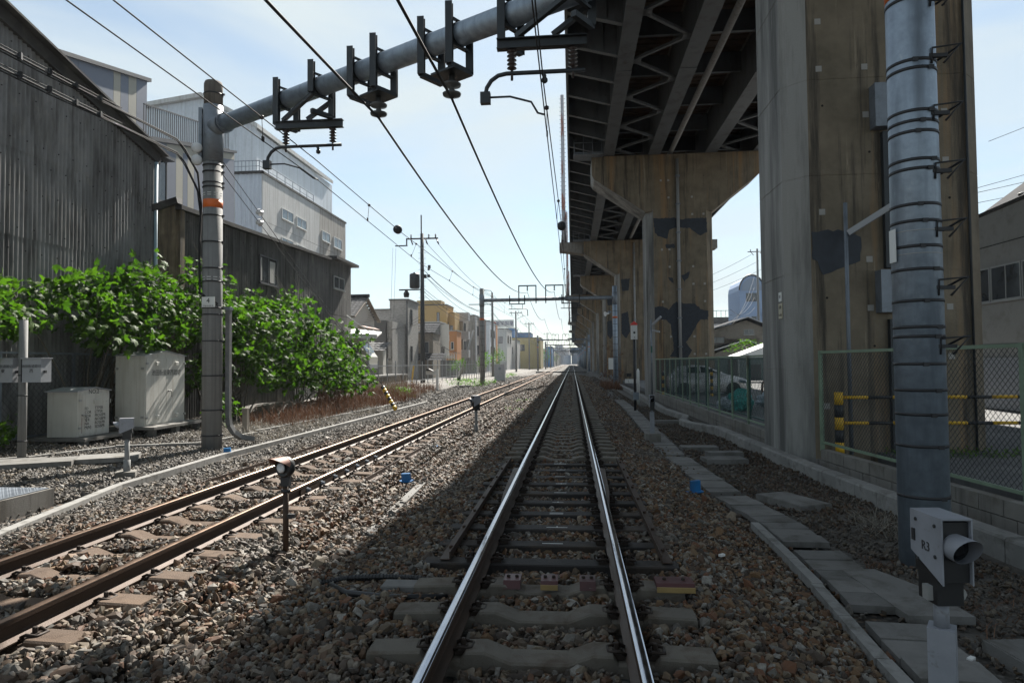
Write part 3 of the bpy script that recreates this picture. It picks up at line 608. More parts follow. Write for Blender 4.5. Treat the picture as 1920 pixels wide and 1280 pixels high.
b = MB(); ring(b, 3.36, 6.76, 5.09, .211, .5, .003, 36); obj('orange_band', b, M['orange'], pr_)
b = MB(); ring(b, 3.36, 6.76, 2.78, .216, .008, .003, 24); ring(b, 3.36, 6.76, 2.56, .216, .008, .003, 24); obj('bright_strap', b, M['alu'], pr_)
obj('plate', MB().box(3.128, 3.136, 6.68, 6.8, 2.5, 2.82), M['white'], pr_)
bm_ = obj('beam', MB().tube([GA+BD*.4, GB], .178, 24), M['galvp'], g1)
b = MB()
for s in (.032, .04): b.tube([bs(s), bs(s)+BD*.025], .215, 20)
obj('flange', b, M['galv'], bm_)
def ufr(s1, s2, zc, plate=True):
    fr = MB()
    for s in (s1, s2):
        c = bs(s); f = c-BN*.23; r_ = c+BN*.23
        c_post(fr, f.x, f.y, zc+(.35 if (s == s2 and not plate) else 0), c.z+.42-(.06 if s == s1 else 0)); c_post(fr, r_.x, r_.y, zc, c.z-.02)
        fr.bar((f.x, f.y, c.z+.2), (r_.x, r_.y, c.z+.2), .05, .03); fr.bar((f.x, f.y, c.z-.2), (r_.x, r_.y, c.z-.2), .06, .04)
        fr.bar((f.x, f.y, zc), (r_.x, r_.y, zc), .08, .08)
        fr.tube([c-BD*.03, c+BD*.03], .187, 18)
    return fr
for s1, s2, y, zt in ((.215, .30, 12.3, 6.22), (.635, .725, 9.2, 6.07)):   # the two cantilevers that hold the contact wires
    fr = ufr(s1, s2, zt+.1, False); c1 = bs(s1); c2 = bs(s2)
    xm = (c1.x+c2.x)/2+.1; fr.bar((c2.x-.1, c2.y-.2, zt+.42), (c1.x+.1, y, zt+.1), .07, .07); fr.bar((c2.x+.1, c2.y+.2, zt+.4), (xm, y, zt+.1), .07, .07)
    h = obj('bracket_frame', fr, M['dsteel'], g1)
    xa, xb = (-5.71, -4.36) if s1 < .5 else (-1.01, .26)
    obj('channel', MB().ibar((xa, y, zt), (xb, y, zt), .12, .15, .014), M['dsteel'], h)
    dp = MB(); zi = zt-.42; xl = xa-.22
    pts = [(xb-.03, y, zi), (xl+.35, y, zi)]+[(xl+.35-.3*math.sin(a), y, zi-.3+.3*math.cos(a)) for a in (.4, .8, 1.2, 1.57)]+[(xl+.05, y, zi-.38)]
    dp.tube(pts, .03, 10); dp.box(xl-.02, xl+.12, y-.05, y+.05, zi-.42, zi-.26)
    dr = obj('drop_pipe', dp, M['dsteel'], g1)
    wx = -4.85 if s1 < .5 else -.34
    obj('steady_arm', MB().tube([(xl+.1, y, zi-.33), (xl+.4, y, zi-.33), (xl+.7, y, zi-.42), (wx-.1, y, 5.17 if s1 < .5 else 5.07), (wx, y, 5.135 if s1 < .5 else 5.04)], .015, 6), M['dsteel'], dr)
    for xi in (xa+.21, xb-.2):
        b = MB(); shed_ins(b, xi, y, zt-.08, zi+.05, 5, .07); b.tube([(xi, y, zi-.1), (xi, y, zi+.08)], .02, 6); b.tube([(xi-.07, y, zt-.09), (xi+.07, y, zt-.09)], .012, 5); obj('insulator', b, M['ins'], g1)
    b = MB().tube([(wx-.03, y, zi), (wx, y, zi-.06), (wx, y, zi-.15)], .03, 6).lathe((wx, y, zi-.16), [(.02, 0), (.045, .02), (.045, .06), (.02, .09)], 8); obj('messenger_clamp', b, M['dsteel'], g1)
for s1, s2, fx, fy, fz in ((.385, .43, -3.31, 11.15, 5.9), (.515, .56, -1.84, 10.18, 5.78)):
    fr = ufr(s1, s2, fz+.38); h = obj('bracket_frame', fr, M['dsteel'], g1)
    a = bs(s1)-BN*.28-BD*.05; c = bs(s2)+BN*.28+BD*.05
    obj('base_plate', MB().cbox((fx, fy, fz+.33), (.5, .44, .035), math.atan2(BD.y, BD.x)), M['dsteel'], h)
    obj('insulator', MB().lathe((fx, fy, fz), [(.02, -.05), (.05, -.03), (.14, 0), (.148, .03), (.05, .07), (.04, .12), (.14, .15), (.148, .18), (.05, .23), (.045, .31)], 18), M['insg'], g1)
# spools and black cable loop at the left pole
sp = thing('cable_terminal', 'two pale ring insulators holding thick black cable bundles on the left pole', 'cable terminal', (-8.4, 14.2, 6.3))
for z in (6.5, 6.22):
    obj('ring_insulator', MB().lathe((-8.42, 14.15, z), [(.03, -.06), (.11, -.05), (.12, -.02), (.07, 0), (.12, .02), (.11, .05), (.03, .06)], 18, axis=(.5, -1, 0)), M['ceram'], sp)
for k, z in enumerate((6.56, 6.26)):
    p = sag((-8.55, -22, z+.3), (-8.62, 13.7, z), .4, 20)+[Vector((-8.6, 14.0, z-.15)), Vector((-8.45, 14.25, z-.6-.1*k)), Vector((-8.4, 14.3, z-1.3)), Vector((-8.38, 14.2, 4.2)), Vector((-8.3, 14.1, 3.2)), Vector((-7.93, 14.2, 2.95)) if k else Vector((-8.37, 14.2, 3.9))]
    b = MB(); b.tube(p, .018, 6); b.tube([q+Vector((.02*math.sin(i*1.7), 0, -.035+.015*math.cos(i*2.3))) for i, q in enumerate(p)], .012, 5); b.tube([q+Vector((-.02, 0, .03*math.sin(i*1.9))) for i, q in enumerate(p)], .009, 5); o1 = obj('cable_bundle', b, M['wire']); tag(o1, ['upper', 'lower'][k]+' thick black cable bundle clipped along its wire, upper left of the photo', 'cable', 'black cable bundles on the left')
    b = MB(); b.tube([q+Vector((0, 0, .06)) for q in p[:20]], .009, 4)
    obj('support_wire', b, M['wire'], o1); b = MB()
    for j in range(60):
        t_ = j/60*20; i = int(t_); 
        if i < 19: q = Vector(p[i]).lerp(Vector(p[i+1]), t_-i)+Vector((0, 0, .03)); b.cbox(q, (.06, .05, .11), R.uniform(-.4, .4))
    obj('clip', b, M['band'], o1)
# curved conduit at the foot of the left pole
M['dsteel2'] = mat('dull_grey_conduit', (.16, .16, .16), .6, dirt=(.1, .1, .1)); ct = thing('bent_conduit', 'grey conduit that runs down beside the left pole and bends away at its foot', 'conduit', (-7.75, 14.7, -.2))
cp = [(-7.84, 14.5, 2.85), (-7.84, 14.5, .4), (-7.83, 14.53, .2), (-7.77, 14.62, .02), (-7.66, 14.75, -.1), (-7.45, 14.95, -.16)]
b = MB()
for a, c in zip(cp[:-1], cp[1:]): b.bar(a, c, .11, .1, (1, 0, 0))
obj('channel', b, M['dsteel2'], ct); obj('cap', MB().box(-7.91, -7.77, 14.43, 14.57, 2.83, 2.9), M['galv'], ct)
# ---- far gantries, local coordinates along x, copied down the line
def far_gantry(y):
    t = thing('catenary_gantry', 'second overhead line gantry, with two square hoops above its beam', 'overhead gantry', (0, y, -.35), 'overhead line gantries')
    for x in (-7.6, 3.6):
        p = obj('pole', MB().tube([(x, y, -.4), (x, y, 7.9)], [.21, .19], 14), M['pole'] if x < 0 else M['galvp'], t)
        b = MB()
        for z in np.arange(.3, 7.4, .55): ring(b, x, y, z, .2, .03, .012, 12)
        obj('bands', b, M['band'], p); b = MB(); ring(b, x, y, 5.2, .2, .16, .006, 14); obj('orange_band', b, M['orange'], p)
    bm = obj('beam', MB().tube([(-7.6, y, 6.88), (3.6, y, 6.95)], .15, 14), M['galv'], t); obj('sleeve', MB().tube([(-7.6, y, 6.4), (-7.6, y, 7.4)], .225, 14).tube([(3.6, y, 6.4), (3.6, y, 7.4)], .215, 14), M['galv'], bm)
    for xa, xb in ((-4.47, -2.93), (-2.2, -.65)):
        h = obj('hoop', MB().box(xa, xa+.09, y-.2, y-.12, 6.55, 8.05).box(xb-.09, xb, y-.2, y-.12, 6.55, 8.05).box(xa, xb, y-.2, y-.12, 8.0, 8.1), M['dsteel'], t)
        xm = (xa+xb)/2; b = MB(); shed_ins(b, xm, y-.16, 8.0, 7.6, 3, .09); obj('insulator', b, M['ins'], h)
    for xa, xb, wx in ((-5.25, -3.9, -4.6), (-.85, .7, -.1)):
        s = 1
        h = obj('cantilever', MB().box(xa, xa+.08, y-.2, y-.12, 6.5, 7.25).box(xb-.08, xb, y-.2, y-.12, 6.5, 7.25).box(xa, xb, y-.2, y-.12, 6.48, 6.56).box(xa+.2, xa+.24, y-.18, y-.14, 6.1, 6.5).box(xb-.24, xb-.2, y-.18, y-.14, 6.1, 6.5)
                .tube([(xa-.05, y-.16, 6.1), (xb+.05, y-.16, 6.1), (xb+.2, y-.16, 6.0), (xb+.22, y-.16, 5.5)], .03, 6).tube([(xb+.22, y-.16, 5.55), (xb-.2, y-.16, 5.5), (wx, y-.16, 5.25)], .015, 5), M['dsteel'], t)
    return t
fg = far_gantry(55.7); lab = ['third', 'fourth', 'fifth', 'sixth', 'seventh', 'eighth']
for i, y in enumerate((90, 133, 175, 217, 260, 302, 345, 387)):
    c = copy_tree(fg); c.location = (R.uniform(-.1, .1), y, -.35)
    c['label'] = lab[i]+' overhead line gantry down the tracks, counting from the camera' if i < 4 else 'tiny overhead line gantry far down the tracks, near the vanishing point'
c = thing('signal_light_bracket', 'blue and white loudspeaker pair clamped to the right pole of the second gantry', 'loudspeaker', (3.2, 55.5, 5.5))
obj('horn', MB().lathe((3.1, 55.4, 5.6), [(.05, 0), (.08, .2), (.2, .4)], 12, axis=(-1, -.6, -.2)), M['ceram'], c); obj('body', MB().lathe((3.25, 55.45, 5.7), [(.1, 0), (.1, .25)], 10, axis=(-1, -.4, 0)), M['galv'], c)
# ---------------------------------------------------------------- overhead wires
def wire(name, label, cat, runs, r, mt='wire', n=6, group='overhead wires above the tracks'):
    b = MB()
    for pts in runs: b.tube(pts, r, n)
    return tag(obj(name, b, M[mt]), label, cat, group)
for fx, fy, fz, gx, nm in ((-3.31, 11.15, 5.9, -3.7, 'left'), (-1.84, 10.18, 5.78, -1.43, 'right')):
    runs = [sag((fx, -36, fz+.35), (fx, fy, fz-.05), .95, 24)+sag((fx, fy, fz-.05), (gx, 55.6, 7.5), .98, 24)[1:]]
    for y in (90, 133, 175, 217, 260, 302, 345, 387): runs[0] += sag((gx, runs[0][-1].y, 7.5), (gx, y, 7.5), .9, 10)[1:]
    wire('feeder_wire', nm+' one of the two thick black feeder wires crossing the sky', 'wire', runs, .021)
def chain(nx, ny, nz, far):
    p = [Vector((nx, -36, nz))]+[Vector((nx, y, nz)) for y in (0, ny)]+far; y = far[-1].y
    for q in (90, 133, 175, 217, 260, 302, 345, 387): p.append(Vector((far[-1].x, q, far[-1].z)))
    return p
cwl = chain(-4.85, 12.3, 5.12, [Vector((-5.2, 22, 5.03)), Vector((-5.0, 36, 5.05)), Vector((-4.65, 55.6, 5.24))])
msl = chain(-4.87, 12.3, 5.5, [Vector((-5.0, 19, 5.45)), Vector((-5.0, 33, 5.45)), Vector((-4.6, 55.6, 6.1))])
cwm = chain(-.34, 9.2, 5.02, [Vector((-.3, 30, 5.0)), Vector((-.15, 55.6, 5.24))]); msm = chain(-.35, 9.2, 5.45, [Vector((-.25, 19, 5.42)), Vector((-.3, 33, 5.45)), Vector((-.15, 55.6, 6.1))])
for cw, ms, tr in ((cwl, msl, 'left'), (cwm, msm, 'right')):
    c = wire('contact_wire', f'lower contact wire above the {tr} track', 'wire', [cw], .0085, 'copper'); m_ = wire('messenger_wire', f'upper messenger wire above the {tr} track, with round clips', 'wire', [ms], .0095)
    def yat(p, y):
        for a, b_ in zip(p[:-1], p[1:]):
            if a.y <= y <= b_.y: return a.lerp(b_, (y-a.y)/(b_.y-a.y))
    for y in (10.0, 15.8, 21, 27.5, 33.5, 40, 47, 60, 68, 76, 84):
        a = yat(ms, y); b_ = yat(cw, y); q = obj('dropper', MB().tube([a, b_], .006, 4), M['wire'], m_)
        obj('clip', MB().lathe((a.x, a.y, a.z-.035), [(.01, 0), (.035, .015), (.035, .055), (.01, .07)], 8), M['ins'], q); obj('clamp', MB().box(b_.x-.012, b_.x+.012, b_.y-.03, b_.y+.03, b_.z-.01, b_.z+.07), M['copper'], q)
    a = yat(ms, 18.7); t = thing('wire_weight', f'round dark grey drum on the messenger wire above the {tr} track', 'line fitting', tuple(a), 'round drums on the overhead wires')
    obj('drum', MB().lathe(a-Vector((0, .09, 0)), [(.03, -.02), (.1, 0), (.125, .03), (.125, .13), (.1, .16), (.03, .2)], 16, axis=(0, 1, 0)), M['dsteel'], t)
gw = wire('guy_wires', 'pair of thin guy wires slanting down from the left pole to a striped anchor', 'guy wire', [[(-7.95, 14.4, 6.25), (-7.46, 25.75, .62)], [(-7.95, 14.4, 5.95), (-7.42, 25.75, .6)]], .008, group='guy wires')
for z, s in ((6.25, 0), (5.95, 1)):
    p = Vector((-7.95, 14.4, z)).lerp(Vector((-7.28, 25.85, .6)), .145); obj('spool', MB().lathe(p-Vector((.0, .05, 0)), [(.02, -.05), (.085, -.04), (.05, 0), (.085, .05), (.02, .06)], 12, axis=(.3, 1, -.3)), M['ceram'], gw)
ga = thing('guy_anchor_guard', 'slanted yellow and black striped guard tube at the foot of the guy wires', 'guard tube', (-7.0, 26.3, -.3))
for k in range(8):
    a = Vector((-7.5, 25.7, .66)).lerp(Vector((-6.85, 25.2, -.2)), k/8); c = Vector((-7.5, 25.7, .66)).lerp(Vector((-6.85, 25.2, -.2)), (k+1)/8); obj('stripe', MB().tube([a, c], .085, 8), M['yellow' if k % 2 else 'black'], ga)
# ---------------------------------------------------------------- utility poles and their wires
def upole(x, y, zt, label, arms=True, trans=False, r=.2):
    t = thing('utility_pole', label, 'utility pole', (x, y, -.3), 'utility poles')
    obj('pole', MB().tube([(x, y, -.4), (x, y, zt)], [r, r*.7], 10), M['dsteel'] if trans else M['pole'], t)
    if arms:
        b = MB().box(x-1.3, x+1.3, y-.06, y+.06, zt-.45, zt-.35)
        if trans: b.box(x-1.3, x-1.22, y-.06, y+.06, zt-.9, zt-.4).box(x-2.2, x-1.2, y-.06, y+.06, zt-.98, zt-.9).box(x-.1, x-.02, y-.06, y+.06, zt-.3, zt+1.5)
        obj('cross_arm', b, M['band'], t); b = MB()
        for dx in (-.9, .55, 1.1): shed_ins(b, x+dx, y, zt-.05, zt-.35, 3, .08)
        for dx in (-.9, .3, 1.2): b.tube([(x+dx, y-.1, zt-.45), (x+dx+.25, y-.5, zt-.95)], .05, 6)
        obj('insulators', b, M['ins'], t)
    if trans:
        obj('transformer', MB().lathe((x-.62, y, zt-4.4), [(.3, 0), (.42, .05), (.42, 1.1), (.3, 1.2)], 12), M['dsteel'], t)
        obj('side_arm', MB().box(x-1.9, x, y-.06, y+.06, zt-4.55, zt-4.45).lathe((x-1.3, y, zt-5.1), [(.2, 0), (.25, .3), (.1, .55)], 10), M['band'], t)
        b = MB()
        for k in range(9): b.cbox((x+R.uniform(-.7, .7), y+R.uniform(-.3, .3), zt-3.2+R.uniform(-.6, .6)), (R.uniform(.1, .3), .15, R.uniform(.1, .3)), R.uniform(0, 3))
        obj('fittings', b, M['band'], t); b = MB()
        for z in np.arange(1, zt-1, .45): b.tube([(x-.32, y, z), (x+.32, y, z)], .012, 4)
        obj('step_bolts', b, M['band'], t)
    return t
upole(-11.9, 52, 12.0, 'tall dark utility pole with a transformer, in front of the houses', True, True)
for x, y, z, l in ((-10.6, 88, 11.0, 'slim dark pole with a bent lamp arm, right of the second gantry pole'), (-11.0, 130, 11.8, 'dark utility pole standing left of the blue building sign'), (-11, 170, 12, 'utility pole in front of the ochre yellow warehouse'), (-8.6, 230, 12, 'farthest utility pole on the left, near the small blue building')):
    t = upole(x, y, z, l, y > 100)
    if y < 100: obj('lamp_arm', MB().tube([(x, y, z), (x-.2, y, z+.3), (x-1.1, y, z+.35)], .05, 6).box(x-1.5, x-1, y-.1, y+.1, z+.28, z+.4).box(x-3.2, x, y-.05, y+.05, z-1.6, z-1.5), M['band'], t)
upole(26.0, 95, 17.2, 'dark utility pole with cross arms in front of the blue building on the right', True)
pw = MB(); prw = Vector((-11.9, 52, 12))
for dx, z0, z1, h in ((.0, 9.2, 8.6, 1.9), (-.1, 9.0, 8.0, 2.3), (.4, 8.4, 8.2, 1.3), (.3, 11.3, 10.4, 1.2), (1.2, 11.3, 10.5, 1.1), (.1, 7.6, 7.4, 1.6), (.15, 7.3, 7.2, 1.7), (.2, 7.0, 6.9, 1.9), (.3, 8.9, 8.2, 1.5)):
    pw.tube(sag((-11.9+dx, 52, z0), (-10.6+dx*.3, 88, z1), h*.6), .017, 4); pw.tube(sag((-10.6+dx*.3, 88, z1), (-11+dx, 130, z1+.3), h*.6), .014, 4); pw.tube(sag((-11+dx, 130, z1+.3), (-11+dx, 170, z1+.3), h*.5), .016, 4); pw.tube(sag((-11+dx, 170, z1+.3), (-8.6+dx, 230, z1), h*.5), .02, 4)
tag(obj('street_wires', pw, M['wire']), 'bundle of thin street wires sagging from the tall dark pole towards the distance', 'wires', 'street wires')
pw = MB()
for k in range(6): pw.tube(sag((-14.4, 52, 5.4+.12*k), (-24-2*k, 38, 3.2-.1*k), .5), .011, 4)
for k in range(3): pw.tube(sag((-11.9, 52, 5.5-.3*k), (-22, 70, 5.2+.4*k), .6), .011, 4)
for k in range(3): pw.tube(sag((-12.2+.2*k, 52, 4.9-.4*k), (-11.5, 75, 2.6+.3*k), .9), .013, 4)
for k in range(2): pw.tube([(-14.3+.25*k, 52, 10.9), (-14.5+.25*k, 52, 5.2)], .011, 4)
tag(obj('street_wires', pw, M['wire']), 'fan of thin service wires running from the tall dark pole to the houses', 'wires', 'street wires')
pw = MB()
for k in range(3): pw.tube(sag((25.2+k, 95, 16.4-.9*k), (8, 120, 12.6-.9*k), 1.4), .02, 4)
for k in range(4): pw.tube(sag((25.5, 95, 13.2-1.4*k), (14, 60, 4.6+.5*k), .8), .016, 4)
tag(obj('street_wires', pw, M['wire']), 'thin wires strung from the pole in front of the blue building on the right', 'wires', 'street wires')
pw = MB()
for (a, c) in (((18, 30, 10.9), (30, 24, 16)), ((17.5, 30, 8.9), (30, 24, 12.7)), ((17.5, 30, 8.7), (30, 24, 11.6)), ((17.2, 30, 8.2), (30, 24, 10.9)), ((16, 28, 5.4), (30, 24, 6.4)), ((16, 28, 4.2), (30, 24, 5.6))): pw.tube(sag(a, c, .3), .012, 4)
tag(obj('street_wires', pw, M['wire']), 'thin wires crossing in front of the grey building at the right edge', 'wires', 'street wires')
# ---------------------------------------------------------------- corrugated sheds on the left
def corr(axis, c, u0, u1, z0, zt0, zt1, pitch=.135, amp=.03, inv=False):
    # corrugated sheet in the plane x=c (axis 'y') or y=c (axis 'x'); top height runs from zt0 to zt1
    b = MB(); n = max(2, int(round((u1-u0)/pitch*6))); P = []
    for k in range(n+1):
        u = u0+(u1-u0)*k/n; o = amp*math.sin(2*math.pi*u/pitch); zt = zt0+(zt1-zt0)*k/n
        for z in (z0, zt): P.append((c+o, u, z) if axis == 'y' else (u, c-o, z))
    b.add(P, [(2*k, 2*k+2, 2*k+3, 2*k+1) if axis == 'y' else (2*k, 2*k+2, 2*k+3, 2*k+1) for k in range(n)], True); return b
def bolts(x, y0, y1, zs, step=.5):
    b = MB()
    for i, z in enumerate(zs):
        y = y0+.2+(i % 2)*.25
        while y < y1:
            b.lathe((x+.018, y, z(y) if callable(z) else z+R.uniform(-.02, .02)), [(.018, 0), (.012, .02)], 6, axis=(1, 0, 0)); y += step
    return b
s1 = thing('corrugated_shed', 'big dark corrugated shed filling the left edge, its gable roof sloping down', 'shed', (-18, 14, -.2))
rf = lambda y: 8.17+(19.95-y)*.272
for row, (z0, z1) in enumerate(((-.2, 2.7), (2.62, 4.8), (4.72, 6.9), (6.82, None))):
    y = 8.0
    while y < 19.9:
        y1 = min(y+1.0, 19.95); o = .012*row+R.uniform(-.004, .004)
        obj('sheet', corr('y', -13.34+o, y, y1+.03, z0, z1 or rf(y), z1 or rf(y1)), M['slate'], s1); y = y1
obj('bolts', bolts(-13.3, 8, 19.9, [3.1, 4.4, 4.95, 5.9, 6.6, 7.1, lambda y: min(8.2, rf(y)-.25), lambda y: rf(y)-.3]), M['hole'], s1, kind='stuff')
b = MB().prism([(-13.2, 8, rf(8)-.05), (-13.2, 20.1, rf(20.1)-.05), (-13.2, 20.1, rf(20.1)+.28), (-13.2, 8, rf(8)+.28)], (-.12, 0, 0))
obj('barge_board', b, M['rooftrim'], s1)
obj('roof', MB().prism([(-13.0, 8, rf(8)+.28), (-13.0, 20.25, rf(20.25)+.28), (-13.0, 20.25, rf(20.25)+.34), (-13.0, 8, rf(8)+.34)], (-14, 0, 0)), M['rooftrim'], s1)
obj('end_wall', MB().box(-27, -13.4, 19.75, 19.95, -.2, 8.1).box(-27, -13.42, 7.98, 8.05, -.2, 11.3), M['slate2'], s1)
obj('downpipe', MB().tube([(-13.22, 19.92, 8.1), (-13.22, 19.92, -.1)], .055, 10), M['bluepipe'], s1)
s2 = thing('corrugated_shed', 'lower grimy corrugated building behind the green bushes, with two small windows', 'shed', (-16, 28, -.2))
tz = lambda y: 6.6+.027*(y-19)
for row, (z0, z1) in enumerate(((-.2, 2.2), (2.12, 4.2), (4.12, None))):
    y = 20.35
    while y < 33.6:
        y1 = min(y+.98, 33.65)
        obj('sheet', corr('y', -12.62+.012*row+R.uniform(-.004, .004), y, y1+.03, z0, z1 or tz(y), z1 or tz(y1), .14 if y < 28.5 else .26, .026 if y < 28.5 else .007), M['slate2'], s2); y = y1
for y0, y1, z0, z1 in ((33.66, 35.2, 4.22, 7.12), (35.21, 36.8, 4.22, 7.12), (33.66, 35.2, 3.3, 4.2), (35.21, 36.8, 3.3, 4.2)): obj('flat_sheet', MB().box(-12.7, -12.58, y0, y1-.01, z0, z1), M['slate2'], s2)
obj('bolts', bolts(-12.6, 20.4, 36.7, [4.5, 5.2, 6.3, 3.9], .62), M['hole'], s2, kind='stuff')
obj('parapet_cap', MB().prism([(-12.4, 20.0, 6.58), (-12.4, 33.6, 7.0), (-12.4, 33.6, 7.12), (-12.4, 20.0, 6.72)], (-.5, 0, 0)).box(-13.2, -12.2, 33.5, 37.1, 7.12, 7.26), M['rooftrim'], s2)
obj('roof', MB().box(-24, -12.9, 20, 36.9, 6.3, 6.55), M['rooftrim'], s2); obj('back_wall', MB().box(-24, -12.75, 36.75, 36.9, 3.3, 6.9).box(-24, -23.8, 20, 36.9, -.2, 6.5).box(-24, -13.2, 33.3, 33.5, -.2, 3.3), M['slate2'], s2)
M['tanwall'] = mat('stained_tan_panel', (.2, .155, .1), .8, streak=(.05, .04, .03), sscale=(4, 4, .4), sr=(.4, .65), dirt=(.3, .24, .16), dscale=2)
obj('end_wall', MB().box(-12.6-2.2, -12.62, 19.98, 20.1, -.2, 6.75).box(-12.72, -12.5, 20.1, 20.34, -.2, 6.6), M['tanwall'], s2)
obj('end_gable', MB().prism([(-14.9, 19.85, 6.3), (-12.5, 19.85, 6.95), (-12.45, 19.85, 6.75), (-14.9, 19.85, 6.05)], (0, .3, 0)), M['rooftrim'], s2)
def window(parent, face, c, u0, u1, z0, z1, frame, glass, mull=1, d=.05, sill=True, name='window'):
    # face 'x': pane in plane x=c looking +x; face 'y': plane y=c looking -y; face 'w': plane x=c looking -x
    sg_ = {'x': 1, 'y': -1, 'w': -1}[face]; b = MB(); t = .05
    def bx(a0, a1, q0, q1, o0, o1):
        lo, hi = sorted((c+sg_*o0, c+sg_*o1))
        return (lo, hi, a0, a1, q0, q1) if face != 'y' else (a0, a1, lo, hi, q0, q1)
    for r_ in ((u0, u1, z0, z0+t), (u0, u1, z1-t, z1), (u0, u0+t, z0+t, z1-t), (u1-t, u1, z0+t, z1-t)): b.box(*bx(*r_, -.01, d))
    for k in range(mull): um = u0+(u1-u0)*(k+1)/(mull+1); b.box(*bx(um-.02, um+.02, z0+t, z1-t, -.01, d*.7))
    if sill: b.box(*bx(u0-.04, u1+.04, z0-.05, z0-.002, -.01, d+.05))
    w = obj(name, b, frame, parent)
    for k in range(mull+1):
        a = u0+(u1-u0)*k/(mull+1)+.03; e = u0+(u1-u0)*(k+1)/(mull+1)-.03; obj('pane', MB().box(*bx(a, e, z0+t*.8, z1-t*.8, .004, .016)), glass, w)
    return w
w = window(s2, 'x', -12.56, 25.6, 27.15, 4.9, 6.05, M['dframe'], M['glass'])
M['curtain'] = flat('pale_curtain', (.32, .31, .29), .9); obj('curtain', MB().box(-12.539, -12.532, 26.5, 27.0, 5.0, 5.9), M['curtain'], w); obj('curtain', MB().box(-12.539, -12.532, 25.68, 25.8, 5.0, 5.95), M['curtain'], w)
window(s2, 'x', -12.56, 33.95, 35.55, 5.62, 6.28, M['alu'], M['glass'])
# ---------------------------------------------------------------- modern houses and factory behind the sheds
h3 = thing('modern_house', 'tall blue grey panelled house with cream stripes, seen above the dark shed', 'house', (-23, 28, -.2))
zz = lambda y: 13.67+(y-22.9)*.225
ys_ = [20.5, 22.9, 25.0, 27.1, 27.56, 28.09, 28.64, 29.4]
for i in range(len(ys_)-1):
    a, c = ys_[i], ys_[i+1]; m_ = M['cream'] if i in (3, 5) else M['panel']
    zt = min(zz(a), zz(c)); zb = 9
    for lo, hi in ((zb, 11.4), (11.415, None)):
        b = MB(); h0, h1 = (hi or zz(a)-.02), (hi or zz(c)-.02); b.hexa([(-20.06, a, lo), (-20, a, lo), (-20, c-.015, lo), (-20.06, c-.015, lo), (-20.06, a, h0), (-20, a, h0), (-20, c-.015, h1), (-20.06, c-.015, h1)]); obj('siding_panel', b, m_, h3)
obj('wall', MB().prism([(-20.07, 20.5, -.2), (-20.07, 29.38, -.2), (-20.07, 29.38, zz(29.4)-.1), (-20.07, 20.5, zz(20.5)-.1)], (-5, 0, 0)), M['panel'], h3)
obj('roof_trim', MB().prism([(-19.88, 20.3, zz(20.3)-.03), (-19.88, 29.55, zz(29.55)-.03), (-19.88, 29.55, zz(29.55)+.14), (-19.88, 20.3, zz(20.3)+.14)], (-5.3, 0, 0)), M['dframe'], h3)
lz = lambda y: 11.99+(y-27.9)*.24
ys_ = [25.0, 27.7, 29.2, 30.16, 30.73, 31.13, 31.69, 33.4, 35.7]
for i in range(len(ys_)-1):
    a, c = ys_[i], ys_[i+1]; m_ = M['cream'] if i in (3, 5) else M['panel']
    for lo, hi in ((6, 9.4), (9.415, None)):
        if i == 1 and hi is None: lo = 11.3
        b = MB(); h0, h1 = (hi or lz(a)-.25), (hi or lz(c)-.25); b.hexa([(-19.05, a, lo), (-19, a, lo), (-19, c-.015, lo), (-19.05, c-.015, lo), (-19.05, a, h0), (-19, a, h0), (-19, c-.015, h1), (-19.05, c-.015, h1)]); obj('siding_panel', b, m_, h3)
obj('terrace_block', MB().prism([(-19.06, 25, -.2), (-19.06, 35.68, -.2), (-19.06, 35.68, lz(35.7)-.3), (-19.06, 25, lz(25)-.3)], (-5, 0, 0)), M['panel'], h3)
obj('cream_band', MB().prism([(-18.99, 29.4, lz(29.4)-.62), (-18.99, 35.68, lz(35.68)-.62), (-18.99, 35.68, lz(35.68)-.28), (-18.99, 29.4, lz(29.4)-.28)], (-.04, 0, 0)), M['cream'], h3)
obj('terrace_trim', MB().prism([(-18.9, 24.9, lz(24.9)-.24), (-18.9, 35.8, lz(35.8)-.24), (-18.9, 35.8, lz(35.8)-.1), (-18.9, 24.9, lz(24.9)-.24+.14)], (-.4, 0, 0)), M['dframe'], h3)
b = MB(); ry = lambda y: 13.51+(y-28.34)*.177
b.bar((-19.2, 28.0, ry(28)), (-19.2, 35.5, ry(35.5)), .06, .06); b.bar((-19.2, 28, lz(28)-.02), (-19.2, 35.5, lz(35.5)-.02), .05, .05)
for k in range(46): y = 28+k*.165; b.box(-19.22, -19.19, y, y+.025, lz(y)-.1, ry(y))
obj('terrace_railing', b, M['dframe'], h3)
obj('bay_window', MB().box(-19.0, -18.6, 27.75, 27.85, 9.2, 11.2).box(-19, -18.5, 27.7, 29.3, 11.15, 11.3).box(-19, -18.6, 27.85, 29.1, 9.0, 9.15), M['dframe'], h3); window(h3, 'x', -18.85, 27.85, 29.15, 9.15, 11.1, M['dframe'], M['glass'], 1)
b = MB(); b.box(-18.98, -18.3, 34.6, 35.7, 8.0, 8.08)
for k in range(12): b.box(-18.98+k*.06, -18.96+k*.06, 34.6, 34.63, 8.08, 9.1)
for k in range(8): b.box(-18.3, -18.28, 34.6+k*.15, 34.62+k*.15, 8.08, 9.1)
obj('balcony', b, M['dframe'], h3)
h4 = thing('white_corrugated_house', 'white corrugated metal building with a gable roof, just left of the gantry pole top', 'building', (-26, 50, -.2))
b = corr('x', 45, -31, -22.3, 5, 18, 18, .3, .03); b.f = []; b.sm = []; b.mi = []; b.v = []
n = 116
